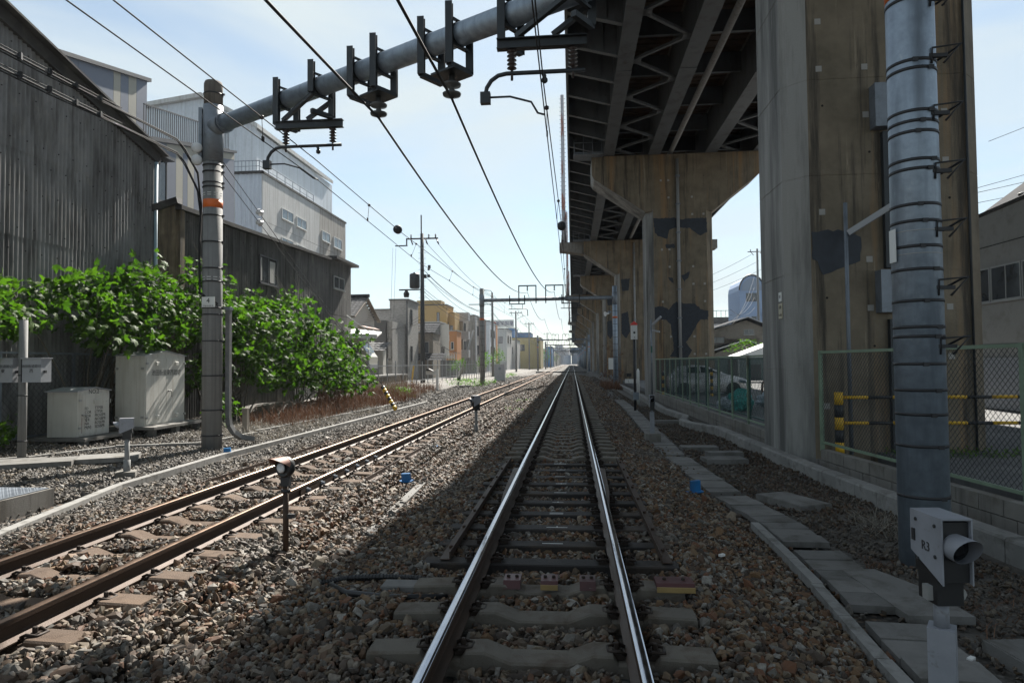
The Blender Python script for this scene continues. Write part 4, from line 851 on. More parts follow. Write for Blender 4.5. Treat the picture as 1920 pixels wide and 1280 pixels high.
for k in range(n+1):
    x = -31+8.7*k/n; zt = 20.3+(x+31)*.12 if x < -26.36 else 20.85-(x+26.36)*.565; o = .03*math.sin(2*math.pi*x/.3)
    b.v += [(x, 45-o, 5), (x, 45-o, zt)]
b.f = [(2*k, 2*k+2, 2*k+3, 2*k+1) for k in range(n)]; b.sm = [True]*n; b.mi = [0]*n
obj('gable_wall', b, M['corrw'], h4); obj('wall', MB().box(-31, -22.32, 45.05, 60, -.2, 18.4), M['corrw'], h4)
obj('roof', MB().prism([(-31.1, 44.7, 20.3), (-26.36, 44.7, 20.88), (-22.1, 44.7, 18.45), (-22.1, 44.7, 18.75), (-26.36, 44.7, 21.2), (-31.1, 44.7, 20.6)], (0, 15, 0)), M['wallw'], h4)
h5 = thing('white_factory', 'large weathered white factory block with six small windows above the dark shed', 'building', (-24, 49, -.2))
obj('wall', MB().box(-30, -20.08, 41.3, 57.1, -.2, 14.1), M['wallw'], h5)
obj('front_wall', corr('x', 41.24, -21.9, -20.02, 4, 14.1, 14.1, .3, .03), M['corrw'], h5)
for y0, y1, m_ in [(41.2+k*.98, 41.2+(k+1)*.98, 'wallw') for k in range(10)]+[(51.0+k*2.03, 51.0+(k+1)*2.03, 'wallt') for k in range(3)]:
    for z0, z1 in ((4, 11.0), (11.02, 14.1)): obj('wall_panel', MB().box(-20.07, -20.0, y0, y1-.02, z0, z1), M[m_], h5)
obj('parapet', MB().box(-20.1, -19.95, 41.1, 57.2, 14.1, 14.25).box(-22, -19.95, 41.1, 41.3, 14.1, 14.25), M['rooftrim'], h5)
for y0, y1, z0, z1 in ((44, 45.9, 11.75, 12.5), (46.5, 48.3, 11.7, 12.45), (51.4, 53.2, 11.6, 12.4), (54.05, 56, 11.5, 12.4), (44, 45.9, 9.6, 10.45), (46.5, 48.3, 9.6, 10.4), (51.4, 53.2, 9.3, 10.0)): window(h5, 'x', -19.98, y0, y1, z0, z1, M['white'], M['glassb'], 1)
b = MB()
for y in np.arange(41.3, 50.5, 1.3): b.box(-20.3, -20.26, y, y+.04, 14.2, 15.0)
b.box(-20.3, -20.26, 41.3, 50.5, 14.95, 15.0).box(-20.3, -20.26, 41.3, 50.5, 14.6, 14.63).box(-22, -20.3, 41.3, 41.34, 14.95, 15.0).box(-22, -20.3, 41.3, 41.34, 14.6, 14.63)
for x in np.arange(-22, -20.4, .25): b.box(x, x+.03, 41.3, 41.33, 14.2, 15)
obj('roof_railing', b, M['galv'], h5)
# ---------------------------------------------------------------- tile-roofed and modern houses down the line, left side
M['tile'] = mat('pale_roof_tile', (.15, .15, .155), .9, var=.3, scale=5, dirt=(.07, .07, .07), spec=.15); M['dtile'] = mat('dark_roof_tile', (.05, .052, .058), .95, var=.25, spec=.08)
M['plaster'] = mat('cream_plaster', (.5, .48, .44), .8, var=.06); M['plastertan'] = mat('tan_plaster', (.24, .21, .175), .85, var=.1, dirt=(.15, .13, .1))
def tile_slope(p00, p10, p01, n_u, n_v, mt, parent, th=.03, name='tile_rows'):
    # sloping tiled plane: p00->p10 along the eave, p00->p01 up the slope
    p00, p10, p01 = map(Vector, (p00, p10, p01)); U = p10-p00; V = p01-p00; Nn = U.cross(V).normalized(); b = MB(); nu = n_u*4
    if Nn.z < 0: Nn = -Nn
    for j in range(n_v):
        vs = []
        for k in range(nu+1):
            o = th*(.5+.5*math.cos(2*math.pi*k/4)); 
            for e, l in ((j/n_v, .05), ((j+1)/n_v, .0)): vs.append(p00+U*k/nu+V*e+Nn*(o+l))
        b.add(vs, [(2*k, 2*k+2, 2*k+3, 2*k+1) for k in range(nu)], False)
    return obj(name, b, mt, parent, kind='stuff')
th = thing('tiled_house', 'old cream house with a pale tiled gable roof right of the dark shed', 'house', (-19, 50, -.2), 'houses along the left side')
obj('wall', MB().prism([(-15.95, 47.0, -.2), (-15.95, 52.3, -.2), (-15.95, 52.3, 5.1), (-15.95, 49.6, 6.5), (-15.95, 47.0, 5.1)], (-8, 0, 0)), M['plaster'], th)
tile_slope((-24, 46.5, 5.05), (-15.6, 46.5, 5.05), (-24, 49.59, 6.68), 26, 9, M['tile'], th); tile_slope((-24, 52.8, 5.05), (-15.6, 52.8, 5.05), (-24, 49.59, 6.68), 26, 9, M['tile'], th)
obj('ridge', MB().tube([(-24, 49.59, 6.82), (-15.5, 49.59, 6.82)], .14, 8), M['dtile'], th)
obj('eaves', MB().bar((-15.7, 46.45, 4.98), (-15.7, 49.6, 6.62), .3, .09).bar((-15.7, 49.6, 6.62), (-15.7, 52.85, 4.98), .3, .09), M['plastertan'], th)
window(th, 'x', -15.93, 48.7, 51.2, 3.2, 4.2, M['dframe'], M['glass']); M['rustroof'] = mat('rust_brown_awning', (.2, .1, .07), .7)
obj('awning', MB().prism([(-15.94, 48.3, 4.5), (-15.94, 51.5, 4.5), (-15.3, 51.7, 4.25), (-15.3, 48.1, 4.25)], (0, 0, .06)), M['rustroof'], th)
for (x0, x1, y, z0, z1) in ((-17.5, -12.9, 46.2, 2.45, 3.1),):
    tile_slope((x0, y-1.6, z0), (x1, y-1.6, z0), (x0, y+.5, z1), 14, 5, M['tile'], th, name='porch_tiles')
    obj('porch_wall', MB().box(x0+.2, x1-.5, y-.2, y+.6, -.2, 2.6), M['plaster'], th)
def house(name, label, cat, x0, x1, y0, y1, z1, m_, wins=(), trim='dframe', z0=-.2, frame='dframe', group='houses along the left side', rail=None):
    t = thing(name, label, cat, ((x0+x1)/2, (y0+y1)/2, z0), group)
    obj('wall', MB().box(x0, x1, y0, y1, z0, z1), m_ if not isinstance(m_, str) else M[m_], t)
    obj('roof_edge', MB().box(x0-.08, x1+.08, y0-.08, y1+.08, z1, z1+.14), M[trim], t)
    for w in wins:
        if w[0] == 'f': window(t, 'y', y0, w[1], w[2], w[3], w[4], M[frame], M['glass'], 1 if w[2]-w[1] > .8 else 0, .06)
        else: window(t, 'x', x1, w[1], w[2], w[3], w[4], M[frame], M['glass'], 1 if w[2]-w[1] > .8 else 0, .06)
    return t
def tilemat(name, col, col2, sc_):
    m, n, b = newmat(name); L = n.links.new; g = N(n, 'NewGeometry'); sp_ = N(n, 'SeparateXYZ'); L(g.outputs['Position'], sp_.inputs[0]); ad = N(n, 'Math', operation='ADD'); L(sp_.outputs[0], ad.inputs[0]); L(sp_.outputs[1], ad.inputs[1])
    cb = N(n, 'CombineXYZ'); L(ad.outputs[0], cb.inputs[0]); L(sp_.outputs[2], cb.inputs[1]); br = N(n, 'TexBrick'); L(cb.outputs[0], br.inputs['Vector']); br.inputs['Scale'].default_value = sc_
    br.inputs['Color1'].default_value = (*col, 1); br.inputs['Color2'].default_value = (*col2, 1); br.inputs['Mortar'].default_value = (*[c*.6 for c in col], 1); br.inputs['Mortar Size'].default_value = .012; L(br.outputs[0], b.inputs['Base Color']); b.inputs['Roughness'].default_value = .8; return m
M['gbrick'] = tilemat('grey_brick_cladding', (.28, .27, .255), (.2, .19, .18), 2.5); M['dbrick'] = tilemat('dark_grey_brick_cladding', (.17, .17, .168), (.12, .12, .12), 2.5)
M['ochre'] = mat('ochre_wall_paint', (.46, .31, .13), .7, var=.06, dirt=(.4, .26, .1), dr=(.6, .8)); M['orangew'] = mat('orange_wall_paint', (.52, .24, .1), .7, var=.06)
M['bluew'] = mat('blue_corrugated_wall', (.07, .2, .42), .6, var=.08, streak=(.1, .26, .48), sscale=(4, 4, .1)); M['yelw'] = mat('mustard_wall', (.44, .37, .18), .75, var=.06, streak=(.36, .28, .1), sscale=(1, 1, .1))
t = house('modern_house', 'flat-roofed grey brick house with a square stair tower beside the tall dark pole', 'house', -18.5, -16.6, 66, 70.5, 8.05, 'gbrick', [('s', 67, 67.7, 5.6, 7.2), ('s', 67, 67.7, 1.8, 3.4)])
obj('low_wing', MB().box(-21.2, -18.51, 66.05, 74, -.2, 7.1), M['gbrick'], t); obj('low_wing_edge', MB().box(-21.3, -18.4, 65.95, 74, 7.1, 7.2), M['dframe'], t)
obj('dark_bay', MB().box(-18.6, -17.45, 60.9, 65.99, -.2, 5.7), M['dframe'], t); obj('bay_wing', MB().box(-17.44, -16.9, 61.2, 65.99, -.2, 5.6), M['gbrick'], t); window(t, 'y', 61.2, -17.4, -17.0, 2.0, 4.0, M['dframe'], M['glass'], 0)
obj('drain', MB().tube([(-16.72, 65.92, 8.0), (-16.72, 65.92, -.1)], .06, 6), M['dframe'], t)
t = house('small_house', 'small grey house with a double window and low porch, right of the tall dark pole', 'house', -17.4, -15.3, 72, 76, 4.9, 'plastertan', [('f', -16.7, -15.75, 2.7, 4.0)], frame='alu')
tile_slope((-17.8, 71.5, 4.95), (-15.0, 71.5, 4.95), (-17.6, 74, 6.1), 9, 4, M['dtile'], t); tile_slope((-17.4, 70.2, 1.9), (-14.0, 70.2, 1.9), (-17.0, 71.9, 2.7), 10, 3, M['dtile'], t, name='porch_tiles')
t = house('modern_house', 'dark grey brick house with a white roof balcony in front of the ochre house', 'house', -18.4, -16.2, 80, 84, 6.6, 'dbrick', [('s', 80.6, 81.3, 4.2, 5.6)], trim='alu')
obj('white_panel', MB().box(-16.19, -15.1, 80.4, 80.5, 2.4, 6.4), M['plaster'], t); obj('front_block', MB().box(-16.18, -14.0, 79, 83, -.2, 1.95), M['dbrick'], t); window(t, 'y', 80.4, -16.05, -15.65, 2.5, 3.6, M['dframe'], M['glass'], 0)
b = MB().box(-16.15, -13.95, 78.95, 79.0, 2.75, 2.8)
for k in range(12): b.box(-16.15+k*.2, -16.11+k*.2, 78.95, 79, 1.97, 2.8)
obj('balcony_rail', b, M['white'], t); b = MB()
for k in range(9): b.cbox((-15.9+k*.21, 79.2, 2.35), (R.uniform(.1, .18), .05, R.uniform(.3, .6)), R.uniform(-.3, .3))
obj('laundry', b, M['curtain'], t, kind='stuff')
t = house('modern_house', 'tall ochre yellow house behind the grey ones', 'house', -22.5, -17.6, 92, 97.5, 9.8, 'ochre', [('f', -19.0, -18.6, 7.0, 8.8), ('s', 93, 94.2, 5.6, 7.4)])
obj('roof_room', MB().box(-22.8, -19.2, 96, 99, 9.9, 10.9), M['ochre'], t); obj('side_wing', MB().box(-17.59, -16.7, 93.5, 97.5, -.2, 8.9), M['ochre'], t); window(t, 'y', 93.5, -17.45, -16.95, 5.6, 7.0, M['dframe'], M['glass'], 0)
t = house('small_house', 'bright orange house front with a white balcony, below the ochre house', 'house', -16.6, -15.1, 86, 89.5, 5.8, 'orangew', [('f', -16.4, -16.1, 4.6, 5.3), ('f', -15.9, -15.5, 3.4, 4.4)], trim='alu', frame='white')
t = house('apartment_house', 'grey apartment house with stacked concrete balconies', 'house', -18.4, -16.6, 100, 106, 9.2, 'conc', [('s', 101, 102.4, 6.2, 7.8), ('s', 101, 102.4, 3.2, 5), ('s', 101, 102.4, .4, 2.2), ('f', -18, -17.4, 6, 7.4)])
for z in (2.7, 5.5, 8.3): b = MB().box(-17.2, -15.5, 98.4, 99.98, z-.3, z+.9); obj('balcony', b, M['gbox'], t)
t = house('apartment_house', 'narrow apartment house striped with dark brown and pale grey panels', 'house', -17.6, -15.9, 108, 122, 9.4, 'wallt', [('s', 110, 112, 6.2, 7.8), ('s', 114, 116, 6.2, 7.8), ('s', 110, 112, 3, 4.6), ('s', 114, 116, 3, 4.6), ('s', 118, 120, 3, 4.6)])
M['brownp'] = flat('brown_panel', (.12, .09, .08), .7)
for k, y in enumerate((108, 112.5, 117, 120)): obj('stripe', MB().box(-15.9, -15.8, y, y+1.4, 0, 9.3), M['brownp' if k % 2 else 'gbox'], t)
t = house('apartment_house', 'white and blue striped apartment house left of the slim dark pole', 'house', -19.6, -16.9, 135, 150, 10.2, 'corrw', [('s', 137, 139, 7, 8.6), ('s', 142, 144, 7, 8.6), ('s', 137, 139, 3.5, 5), ('s', 142, 144, 3.5, 5), ('f', -19.2, -18.4, 6, 7.5)])
obj('stripe', MB().box(-19.62, -18.9, 134.9, 135, -.2, 7), M['bluew'], t); obj('stripe', MB().box(-16.9, -16.8, 146, 149, -.2, 10), M['orangew'], t)
house('apartment_house', 'pale grey apartment house partly behind the second gantry pole', 'house', -20.4, -15.8, 160, 174, 9.9, 'wallw', [('s', 162, 165, 6.5, 8.4), ('s', 168, 171, 6.5, 8.4), ('f', -19.6, -18.4, 6.4, 8), ('f', -17.8, -16.8, 6.4, 8), ('f', -19.6, -18.4, 2.6, 4.2)])
t = house('office_building', 'blue building carrying a pale roof sign with dark characters', 'building', -25.5, -18.3, 210, 224, 12.6, 'bluew', group='far buildings')
obj('roof_sign', MB().box(-25.4, -18.4, 209.6, 210, 12.9, 15.3), M['white'], t); M['signink'] = flat('dark_blue_sign_ink', (.03, .03, .12), .6); M['signred'] = flat('red_sign_mark', (.6, .05, .04), .5)
text('菱栄製薬', 1.45, M['signink'], t, (-21.3, 209.55, 14.05), (rad(90), 0, 0)); obj('sign_logo', MB().lathe((-24.6, 209.6, 14.1), [(.55, 0), (.55, .06)], 12, axis=(0, -1, 0)), M['signred'], t)
t = house('office_building', 'lower blue building right of the roof sign', 'building', -18.28, -13.9, 222, 236, 11.6, 'bluew', group='far buildings'); 
t = house('warehouse', 'mustard yellow warehouse with a curved corner, half hidden by line poles', 'building', -17.8, -9.0, 190, 208, 8.7, 'yelw', [('f', -17, -15.6, 5, 6.8), ('f', -15, -13.6, 5, 6.8)], group='far buildings')
house('small_house', 'low white building in front of the mustard yellow warehouse', 'house', -20.5, -14.6, 176, 186, 7.6, 'wallw', [('f', -19.5, -18.2, 4, 5.8), ('f', -17, -15.8, 4, 5.8)], group='far buildings')
house('office_building', 'small far blue building near the vanishing point', 'building', -10.7, -7.9, 262, 290, 7.8, 'bluew', group='far buildings')
for k in range(5): house('small_house', 'one of the tiny grey buildings lining the far left of the tracks', 'building', -12.5-R.uniform(0, 3), -8.3+R.uniform(-.5, .4), 295+k*30, 318+k*30, R.uniform(5, 8), ['wallw', 'wallt', 'conc'][k % 3], group='tiny buildings at the far left')
for k in range(9):
    x = -24-R.uniform(0, 14); house('apartment_house', 'one of the plain blocks behind the front row of houses', 'building', x-9, x, 70+k*26, 88+k*26, R.uniform(5.5, 8), ['wallw', 'wallt', 'conc', 'gbrick'][k % 4], [('s', 72+k*26, 74+k*26, 3.5, 5), ('s', 78+k*26, 80+k*26, 3.5, 5)], group='back row of plain blocks')
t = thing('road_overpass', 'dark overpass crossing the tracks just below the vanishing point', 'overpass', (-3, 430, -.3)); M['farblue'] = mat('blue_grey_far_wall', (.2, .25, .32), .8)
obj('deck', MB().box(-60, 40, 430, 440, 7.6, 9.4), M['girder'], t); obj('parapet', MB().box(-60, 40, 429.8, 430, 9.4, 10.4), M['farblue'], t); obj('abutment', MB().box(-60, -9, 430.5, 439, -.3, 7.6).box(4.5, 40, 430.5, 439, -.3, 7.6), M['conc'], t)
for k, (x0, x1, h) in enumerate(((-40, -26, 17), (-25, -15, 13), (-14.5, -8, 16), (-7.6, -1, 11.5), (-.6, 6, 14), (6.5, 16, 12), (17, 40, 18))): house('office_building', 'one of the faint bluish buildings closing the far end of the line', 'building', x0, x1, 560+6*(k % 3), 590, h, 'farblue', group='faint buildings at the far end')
# ---------------------------------------------------------------- right side buildings
t = thing('grey_building', 'plain grey beige building with a strip of windows and a dark slate roof, right edge', 'building', (18, 22, -.2))
obj('wall', MB().prism([(14, 12, -.2), (14, 26, -.2), (14, 26, 6.3), (14, 12, 6.9)], (9, 0, 0)), M['plastertan'], t); M['gbeige'] = mat('grey_beige_render', (.33, .32, .3), .85, var=.05, dirt=(.25, .24, .22)); t.children[0].data.materials[0] = M['gbeige']
obj('coping', MB().prism([(13.93, 11.9, 6.9), (13.93, 26.1, 6.3), (13.93, 26.1, 6.4), (13.93, 11.9, 7.0)], (.3, 0, 0)), M['rooftrim'], t)
for k in range(8): window(t, 'w', 13.99, 12.6+k*1.55, 14.1+k*1.55, 3.44, 4.6, M['alu'], M['glass'], 1, .04)
obj('roof', MB().prism([(14.6, 12, 6.6), (14.6, 26, 6.35), (17.5, 26, 8.5), (17.5, 12, 8.6)], (0, 0, .1)), M['dtile'], t); b = MB()
for k in range(4): b.lathe((15.7+.18*(k % 2), 24.4-.35*k, 7.25+.1*(k % 2)), [(.14, 0), (.14, .05), (.05, .08)], 10)
obj('vents', b, M['alu'], t); b = MB()
for k in range(28): b.box(13.93, 13.97, 19.0, 24.5, -.1+.06*k, -.055+.06*k)
obj('shutter', b, M['gbox'], t); obj('seam', MB().box(13.985, 13.999, 12, 26, 2.0, 2.03).box(13.985, 13.999, 12, 26, 5.3, 5.33), M['rooftrim'], t)
t = thing('blue_building', 'pale blue building with a barrel-vaulted roof end, behind the tiled house on the right', 'building', (30, 112, -.2)); M['paleblue'] = mat('pale_blue_render', (.27, .37, .55), .7, var=.06)
M['farpanel'] = flat('grey_blue_vault_panel', (.2, .25, .33), .7); b = MB(); pts = [(27.2, 110, -.2), (33.5, 110, -.2), (33.5, 110, 12.6), (31, 110, 12.9)]+[(27.2+1.9+1.9*math.cos(a), 110, 13.0+2.4*math.sin(a)) for a in np.linspace(0, math.pi, 10)]
obj('wall', b.prism(pts, (0, 8, 0)), M['paleblue'], t); obj('vault_panel', MB().prism([(29.1+1.6*math.cos(a), 109.93, 12.9+2.0*math.sin(a)) for a in np.linspace(0, math.pi, 9)], (0, .06, 0)), M['farpanel'], t)
obj('arch_trim', MB().tube([(29.1+1.95*math.cos(a), 109.9, 13.0+2.45*math.sin(a)) for a in np.linspace(0, math.pi, 12)], .12, 6), M['dframe'], t)
for x, z in ((28.2, 11.2), (29.1, 11.2), (30.9, 11.6), (29.0, 7.4), (31.2, 7.6)): window(t, 'y', 110, x, x+.8, z, z+1.3, M['dframe'], M['glass'], 0)
obj('air_units', MB().box(31.6, 32.5, 109.3, 109.99, 10.9, 11.9).box(32.7, 33.4, 109.3, 109.99, 10.9, 11.9).box(30.7, 31.4, 109.2, 109.99, 8.6, 9.4), M['gbox'], t)
t = thing('tiled_house', 'two-storey tan house with stacked dark tiled gables, seen between the first two piers', 'house', (18, 76, -.2))
obj('wall', MB().prism([(14.3, 75, -.2), (21.8, 75, -.2), (21.8, 75, 4.9), (19.2, 75, 6.0), (14.3, 75, 4.6)], (0, 8, 0)), M['plastertan'], t)
for y0, p0, p1, p2 in ((74.4, (14.0, 4.55), (19.25, 6.25), (22.2, 4.95)), (71.4, (14.2, 2.35), (18.35, 3.65), (21.5, 2.2))):
    d = 9 if y0 > 73 else 3.4; b = MB().prism([(p0[0], y0, p0[1]), (p1[0], y0, p1[1]), (p1[0], y0, p1[1]+.14), (p0[0], y0, p0[1]+.14)], (0, d, 0)).prism([(p1[0], y0, p1[1]), (p2[0], y0, p2[1]), (p2[0], y0, p2[1]+.14), (p1[0], y0, p1[1]+.14)], (0, d, 0)); obj('roof', b, M['dtile'], t)
    obj('bargeboard', MB().bar((p0[0], y0-.03, p0[1]+.1), (p1[0], y0-.03, p1[1]+.1), .06, .1).bar((p1[0], y0-.03, p1[1]+.1), (p2[0], y0-.03, p2[1]+.1), .06, .1), M['gbox'], t)
obj('lower_wall', MB().prism([(14.6, 72, -.2), (21, 72, -.2), (21, 72, 2.3), (18.35, 72, 3.5), (14.6, 72, 2.2)], (0, 2.9, 0)), M['plastertan'], t)
window(t, 'y', 75, 15.2, 16.8, 3.2, 4.2, M['dframe'], M['glass']); window(t, 'y', 75, 18.9, 20.0, 4.4, 5.0, M['alu'], M['glass']); window(t, 'y', 72, 15.2, 16.6, .3, 1.6, M['dframe'], M['glass'])
obj('balcony', MB().box(14.4, 17.6, 73.9, 74.95, 4.3-.9, 4.3-.8).box(17.0, 20.5, 74.4, 74.95, 3.9, 4.0), M['brownp'], t)
t = thing('footbridge', 'dark elevated railway structure with railing far behind the tiled house', 'bridge', (34, 142, 0)); b = MB().box(26, 48, 140, 144, 9.2, 10.6)
obj('deck', b, M['rooftrim'], t); obj('under_wall', MB().box(26, 48, 140.2, 143.8, -.2, 9.2), M['wallw'], t); b = MB().box(26, 48, 140, 140.06, 11.9, 12.0)
for k in range(24): b.box(26+k*.95, 26.08+k*.95, 140, 140.06, 10.6, 12)
obj('railing', b, M['dsteel'], t)
t = thing('tent_roof', 'white fabric canopy roof behind the green fence', 'canopy', (15, 56, 0)); obj('fabric', MB().prism([(12.9, 54, 1.8), (16.2, 54, 3.0), (18, 54, 3.0), (18, 54, 1.8)], (0, .05, 0)).prism([(12.9, 54, 1.8), (16.2, 54, 3.0), (16.2, 58, 3.0), (12.9, 58, 1.8)], (0, 0, .03)), M['white'], t); obj('post', MB().tube([(13.2, 54.1, -.15), (13.2, 54.1, 1.8)], .04, 6), M['alu'], t)
M['greenw'] = mat('grey_green_siding', (.15, .19, .19), .7, streak=(.1, .13, .13), sscale=(.3, .3, 9)); t = thing('garage', 'grey green siding garage wall across the street', 'garage', (14.5, 60, -.15)); obj('wall', MB().box(12.4, 18, 60, 64, -.15, 1.9), M['greenw'], t)
obj('door', MB().box(13.7, 14.5, 59.93, 60, -.15, 1.7), M['dframe'], t); obj('gate', MB().box(15.6, 16.5, 59.9, 59.98, -.1, 1.2), M['dframe'], t)
for k in range(6): house('small_house', 'one of the low grey houses beyond the piers on the right', 'building', 15+R.uniform(0, 3), 26, 90+k*34, 112+k*34, R.uniform(5, 7.5), ['wallw', 'wallt', 'conc'][k % 3], group='low houses beyond the piers')
# ---------------------------------------------------------------- right side: block walls, fences, kerbs, cable trough
def along(pts, step, gap=0.):
    # walk a polyline, giving (p, q) segments of about `step`
    out = []; pts = [Vector(p) for p in pts]
    for a, c in zip(pts[:-1], pts[1:]):
        n = max(1, round((c-a).length/step)); out += [(a.lerp(c, k/n), a.lerp(c, (k+1)/n)) for k in range(n)]
    return out
def blockwall(label, pts, z0, rows, h, m_='conc', th=.15, cap=True):
    t = thing('block_wall', label, 'wall', (*pts[0], z0), 'concrete block walls under the fence')
    for r_ in range(rows):
        P = [Vector((*p, 0)) for p in pts]
        for k, (a, c) in enumerate(along(P, .4)):
            d = (c-a).normalized(); o = d*(.2 if r_ % 2 else 0); g = d*.006
            zc = z0+h*(r_+.5); b = MB(); b.bar(a+o+g+Vector((0, 0, zc)), c+o-g+Vector((0, 0, zc)), th+R.uniform(-.004, .004), h-.012); obj('concrete_block', b, M['conc'], t)
    return t
blockwall('low concrete block wall between the first and second pier', [(4.42, 15.35), (4.3, 36.4)], -.45, 2, .21)
blockwall('low concrete block wall running from the nearest pier to the right edge', [(4.52, 12.7), (4.98, 7.9), (5.45, 3.2)], -.45, 2, .2)
def chain_link(b, a, c, z0, z1, pitch, r):
    a = Vector((*a, 0)); c = Vector((*c, 0)); Lh = (c-a).length; d = (c-a)/Lh; H = z1-z0; k = -H
    while k < Lh:
        for s in (1, -1):
            u0, w0, u1, w1 = (k, 0, k+H, H) if s > 0 else (k+H, 0, k, H)
            # clip to the panel width
            pts = []
            for (u, w_) in ((u0, w0), (u1, w1)): pts.append([u, w_])
            (ua, wa), (ub, wb) = pts
            def clip(u, w_, u2, w2):
                if u < 0: t_ = (0-u)/(u2-u); return 0, w_+(w2-w_)*t_
                if u > Lh: t_ = (Lh-u)/(u2-u); return Lh, w_+(w2-w_)*t_
                return u, w_
            if (ua < 0 and ub < 0) or (ua > Lh and ub > Lh): continue
            A = clip(ua, wa, ub, wb); B = clip(ub, wb, ua, wa)
            if abs(A[0]-B[0]) < .01: continue
            b.tube([a+d*A[0]+Vector((0, 0, z0+A[1])), a+d*B[0]+Vector((0, 0, z0+B[1]))], r, 3, False, False)
        k += pitch
def fence(label, posts, z0, z1, pm, mm, pitch, r, pw=.05, zp=None, base=None):
    t = thing('wire_fence', label, 'fence', (*posts[0], z0), 'chain link fences')
    for k, (x, y) in enumerate(posts): obj('post', MB().box(x-pw/2, x+pw/2, y-pw/2, y+pw/2, base if base is not None else z0-.12, zp or z1+.03), M[pm], t)
    for a, c in zip(posts[:-1], posts[1:]):
        obj('rail', MB().bar((*a, z1), (*c, z1), .045, .045).bar((*a, z0+.04), (*c, z0+.04), .04, .04), M[pm], t)
        b = MB(); chain_link(b, a, c, z0+.04, z1, pitch, r); obj('wire_mesh', b, M[mm], t)
    return t
fence('pale green framed chain link fence on the wall between the first two piers', [(4.42-.0057*(y-15.3), y) for y in np.arange(15.6, 36.4, 1.6)], .03, 1.67, 'lgreen', 'dsteel', .09, .0028)
fence('dark green chain link fence standing just behind the pale green one', [(5.0, y) for y in np.arange(15.2, 36, 2.05)], -.05, 1.62, 'green', 'green', .16, .0035, .05, base=-.2)
fence('pale green framed chain link fence right of the nearest pier', [(4.54, 12.62), (4.76, 10.2), (4.98, 7.82), (5.2, 5.4), (5.45, 3.0)], .02, 1.7, 'lgreen', 'dsteel', .085, .0032, .06)
yb = thing('striped_barrier', 'yellow and black striped pipe barrier behind the fence at the right', 'barrier', (4.8, 12.45, -.15), 'yellow and black barriers')
for x in (4.78, 8.02):
    for k in range(5): obj('post_stripe', MB().lathe((x, 12.45, -.15+k*.225), [(.075, 0), (.075, .225)], 14), M['yellow' if k % 2 == 0 else 'black'], yb)
for z in (.88, .42):
    x = 4.86
    for k in range(11): obj('rail_stripe', MB().tube([(x+k*.42, 12.45, z), (x+(k+1)*.42, 12.45, z)], .03, 10), M['yellow' if k % 2 == 0 else 'black'], yb)
t = thing('striped_bollard', 'yellow and black bollard beside the second pier', 'bollard', (6.75, 33, -.2), 'yellow and black bollards')
for k in range(8): obj('stripe', MB().lathe((6.75, 33, -.2+k*.175), [(.07, 0), (.07, .175)], 10), M['yellow' if k % 2 == 0 else 'black'], t)
t = thing('striped_bollard', 'yellow and black bollard behind the fence, left of the car', 'bollard', (4.9, 33.5, -.2), 'yellow and black bollards')
for k in range(6): obj('stripe', MB().lathe((4.75, 35.4, -.2+k*.2), [(.07, 0), (.07, .2)], 10), M['yellow' if k % 2 == 0 else 'black'], t)
kt = thing('kerb_line', 'pale concrete kerb stones zigzagging along the foot of the block wall', 'kerb', (4.7, 4, -.4))
KP = [(4.95, 2.6, 0), (4.4, 7.1, 0), (4.1, 11.3, 0), (3.95, 18.6, 0), (3.42, 20.2, 0), (3.38, 20.9, 0), (3.75, 22.6, 0), (3.5, 26, 0), (3.62, 31, 0), (3.72, 36, 0), (3.75, 60, 0)]
for a, c in along(KP, .6):
    d = (c-a).normalized(); n_ = Vector((d.y, -d.x, 0))*.12; g = d*.005; b = MB(); zt = -.23+R.uniform(-.006, .006); zb = -.5
    A, B_ = a+g, c-g; bev = .025; tp_ = [A-n_+n_*.2, A+n_-n_*.2, B_+n_-n_*.2, B_-n_+n_*.2]
    lo = [A-n_, A+n_, B_+n_, B_-n_]
    b.hexa([p+Vector((0, 0, zb)) for p in lo]+[p+Vector((0, 0, zt-bev)) for p in lo]); b.hexa([p+Vector((0, 0, zt-bev+.0005)) for p in lo]+[p+Vector((0, 0, zt)) for p in tp_])
    obj('kerb_stone', b, M['kerb'], kt)
ctr = thing('cable_trough', 'line of flat concrete trough lids running right of the shiny rails', 'cable trough', (2.3, 3, -.4))
y = 2.7; i = 0
while y < 34:
    l = .31 if y < 14 else .5; xc = float(lidx(y+l/2)); dx = float(lidx(y+l))-float(lidx(y)); z = -.375+R.uniform(-.012, .006); i += 1
    if i not in (9, 15, 24, 37): obj('concrete_lid', MB().cbox((xc, y+l/2, z-.03), (.46+R.uniform(-.01, .01), l-.012, .06), -math.atan2(dx, l)+R.uniform(-.02, .02)), M['slab'], ctr)
    y += l
for k in range(7):
    y = 3.0+k*.72; x = float(lidx(y))-.36; obj('edge_strip', MB().cbox((x, y+.36, -.37), (.09, .71, .08), -math.atan2(float(lidx(y+.7))-float(lidx(y)), .7)), M['kerb'], ctr)
sl_ = thing('concrete_slab', 'broken flat concrete slab beside the trough lids, near the right pole', 'slab', (2.6, 6, -.4), 'loose concrete slabs on the right')
obj('slab', MB().prism([(2.5, 5.3, -.43), (2.98, 5.3, -.43), (2.95, 5.9, -.43), (2.75, 6.45, -.43), (2.45, 6.4, -.43)], (0, 0, .06)), M['slab'], sl_)
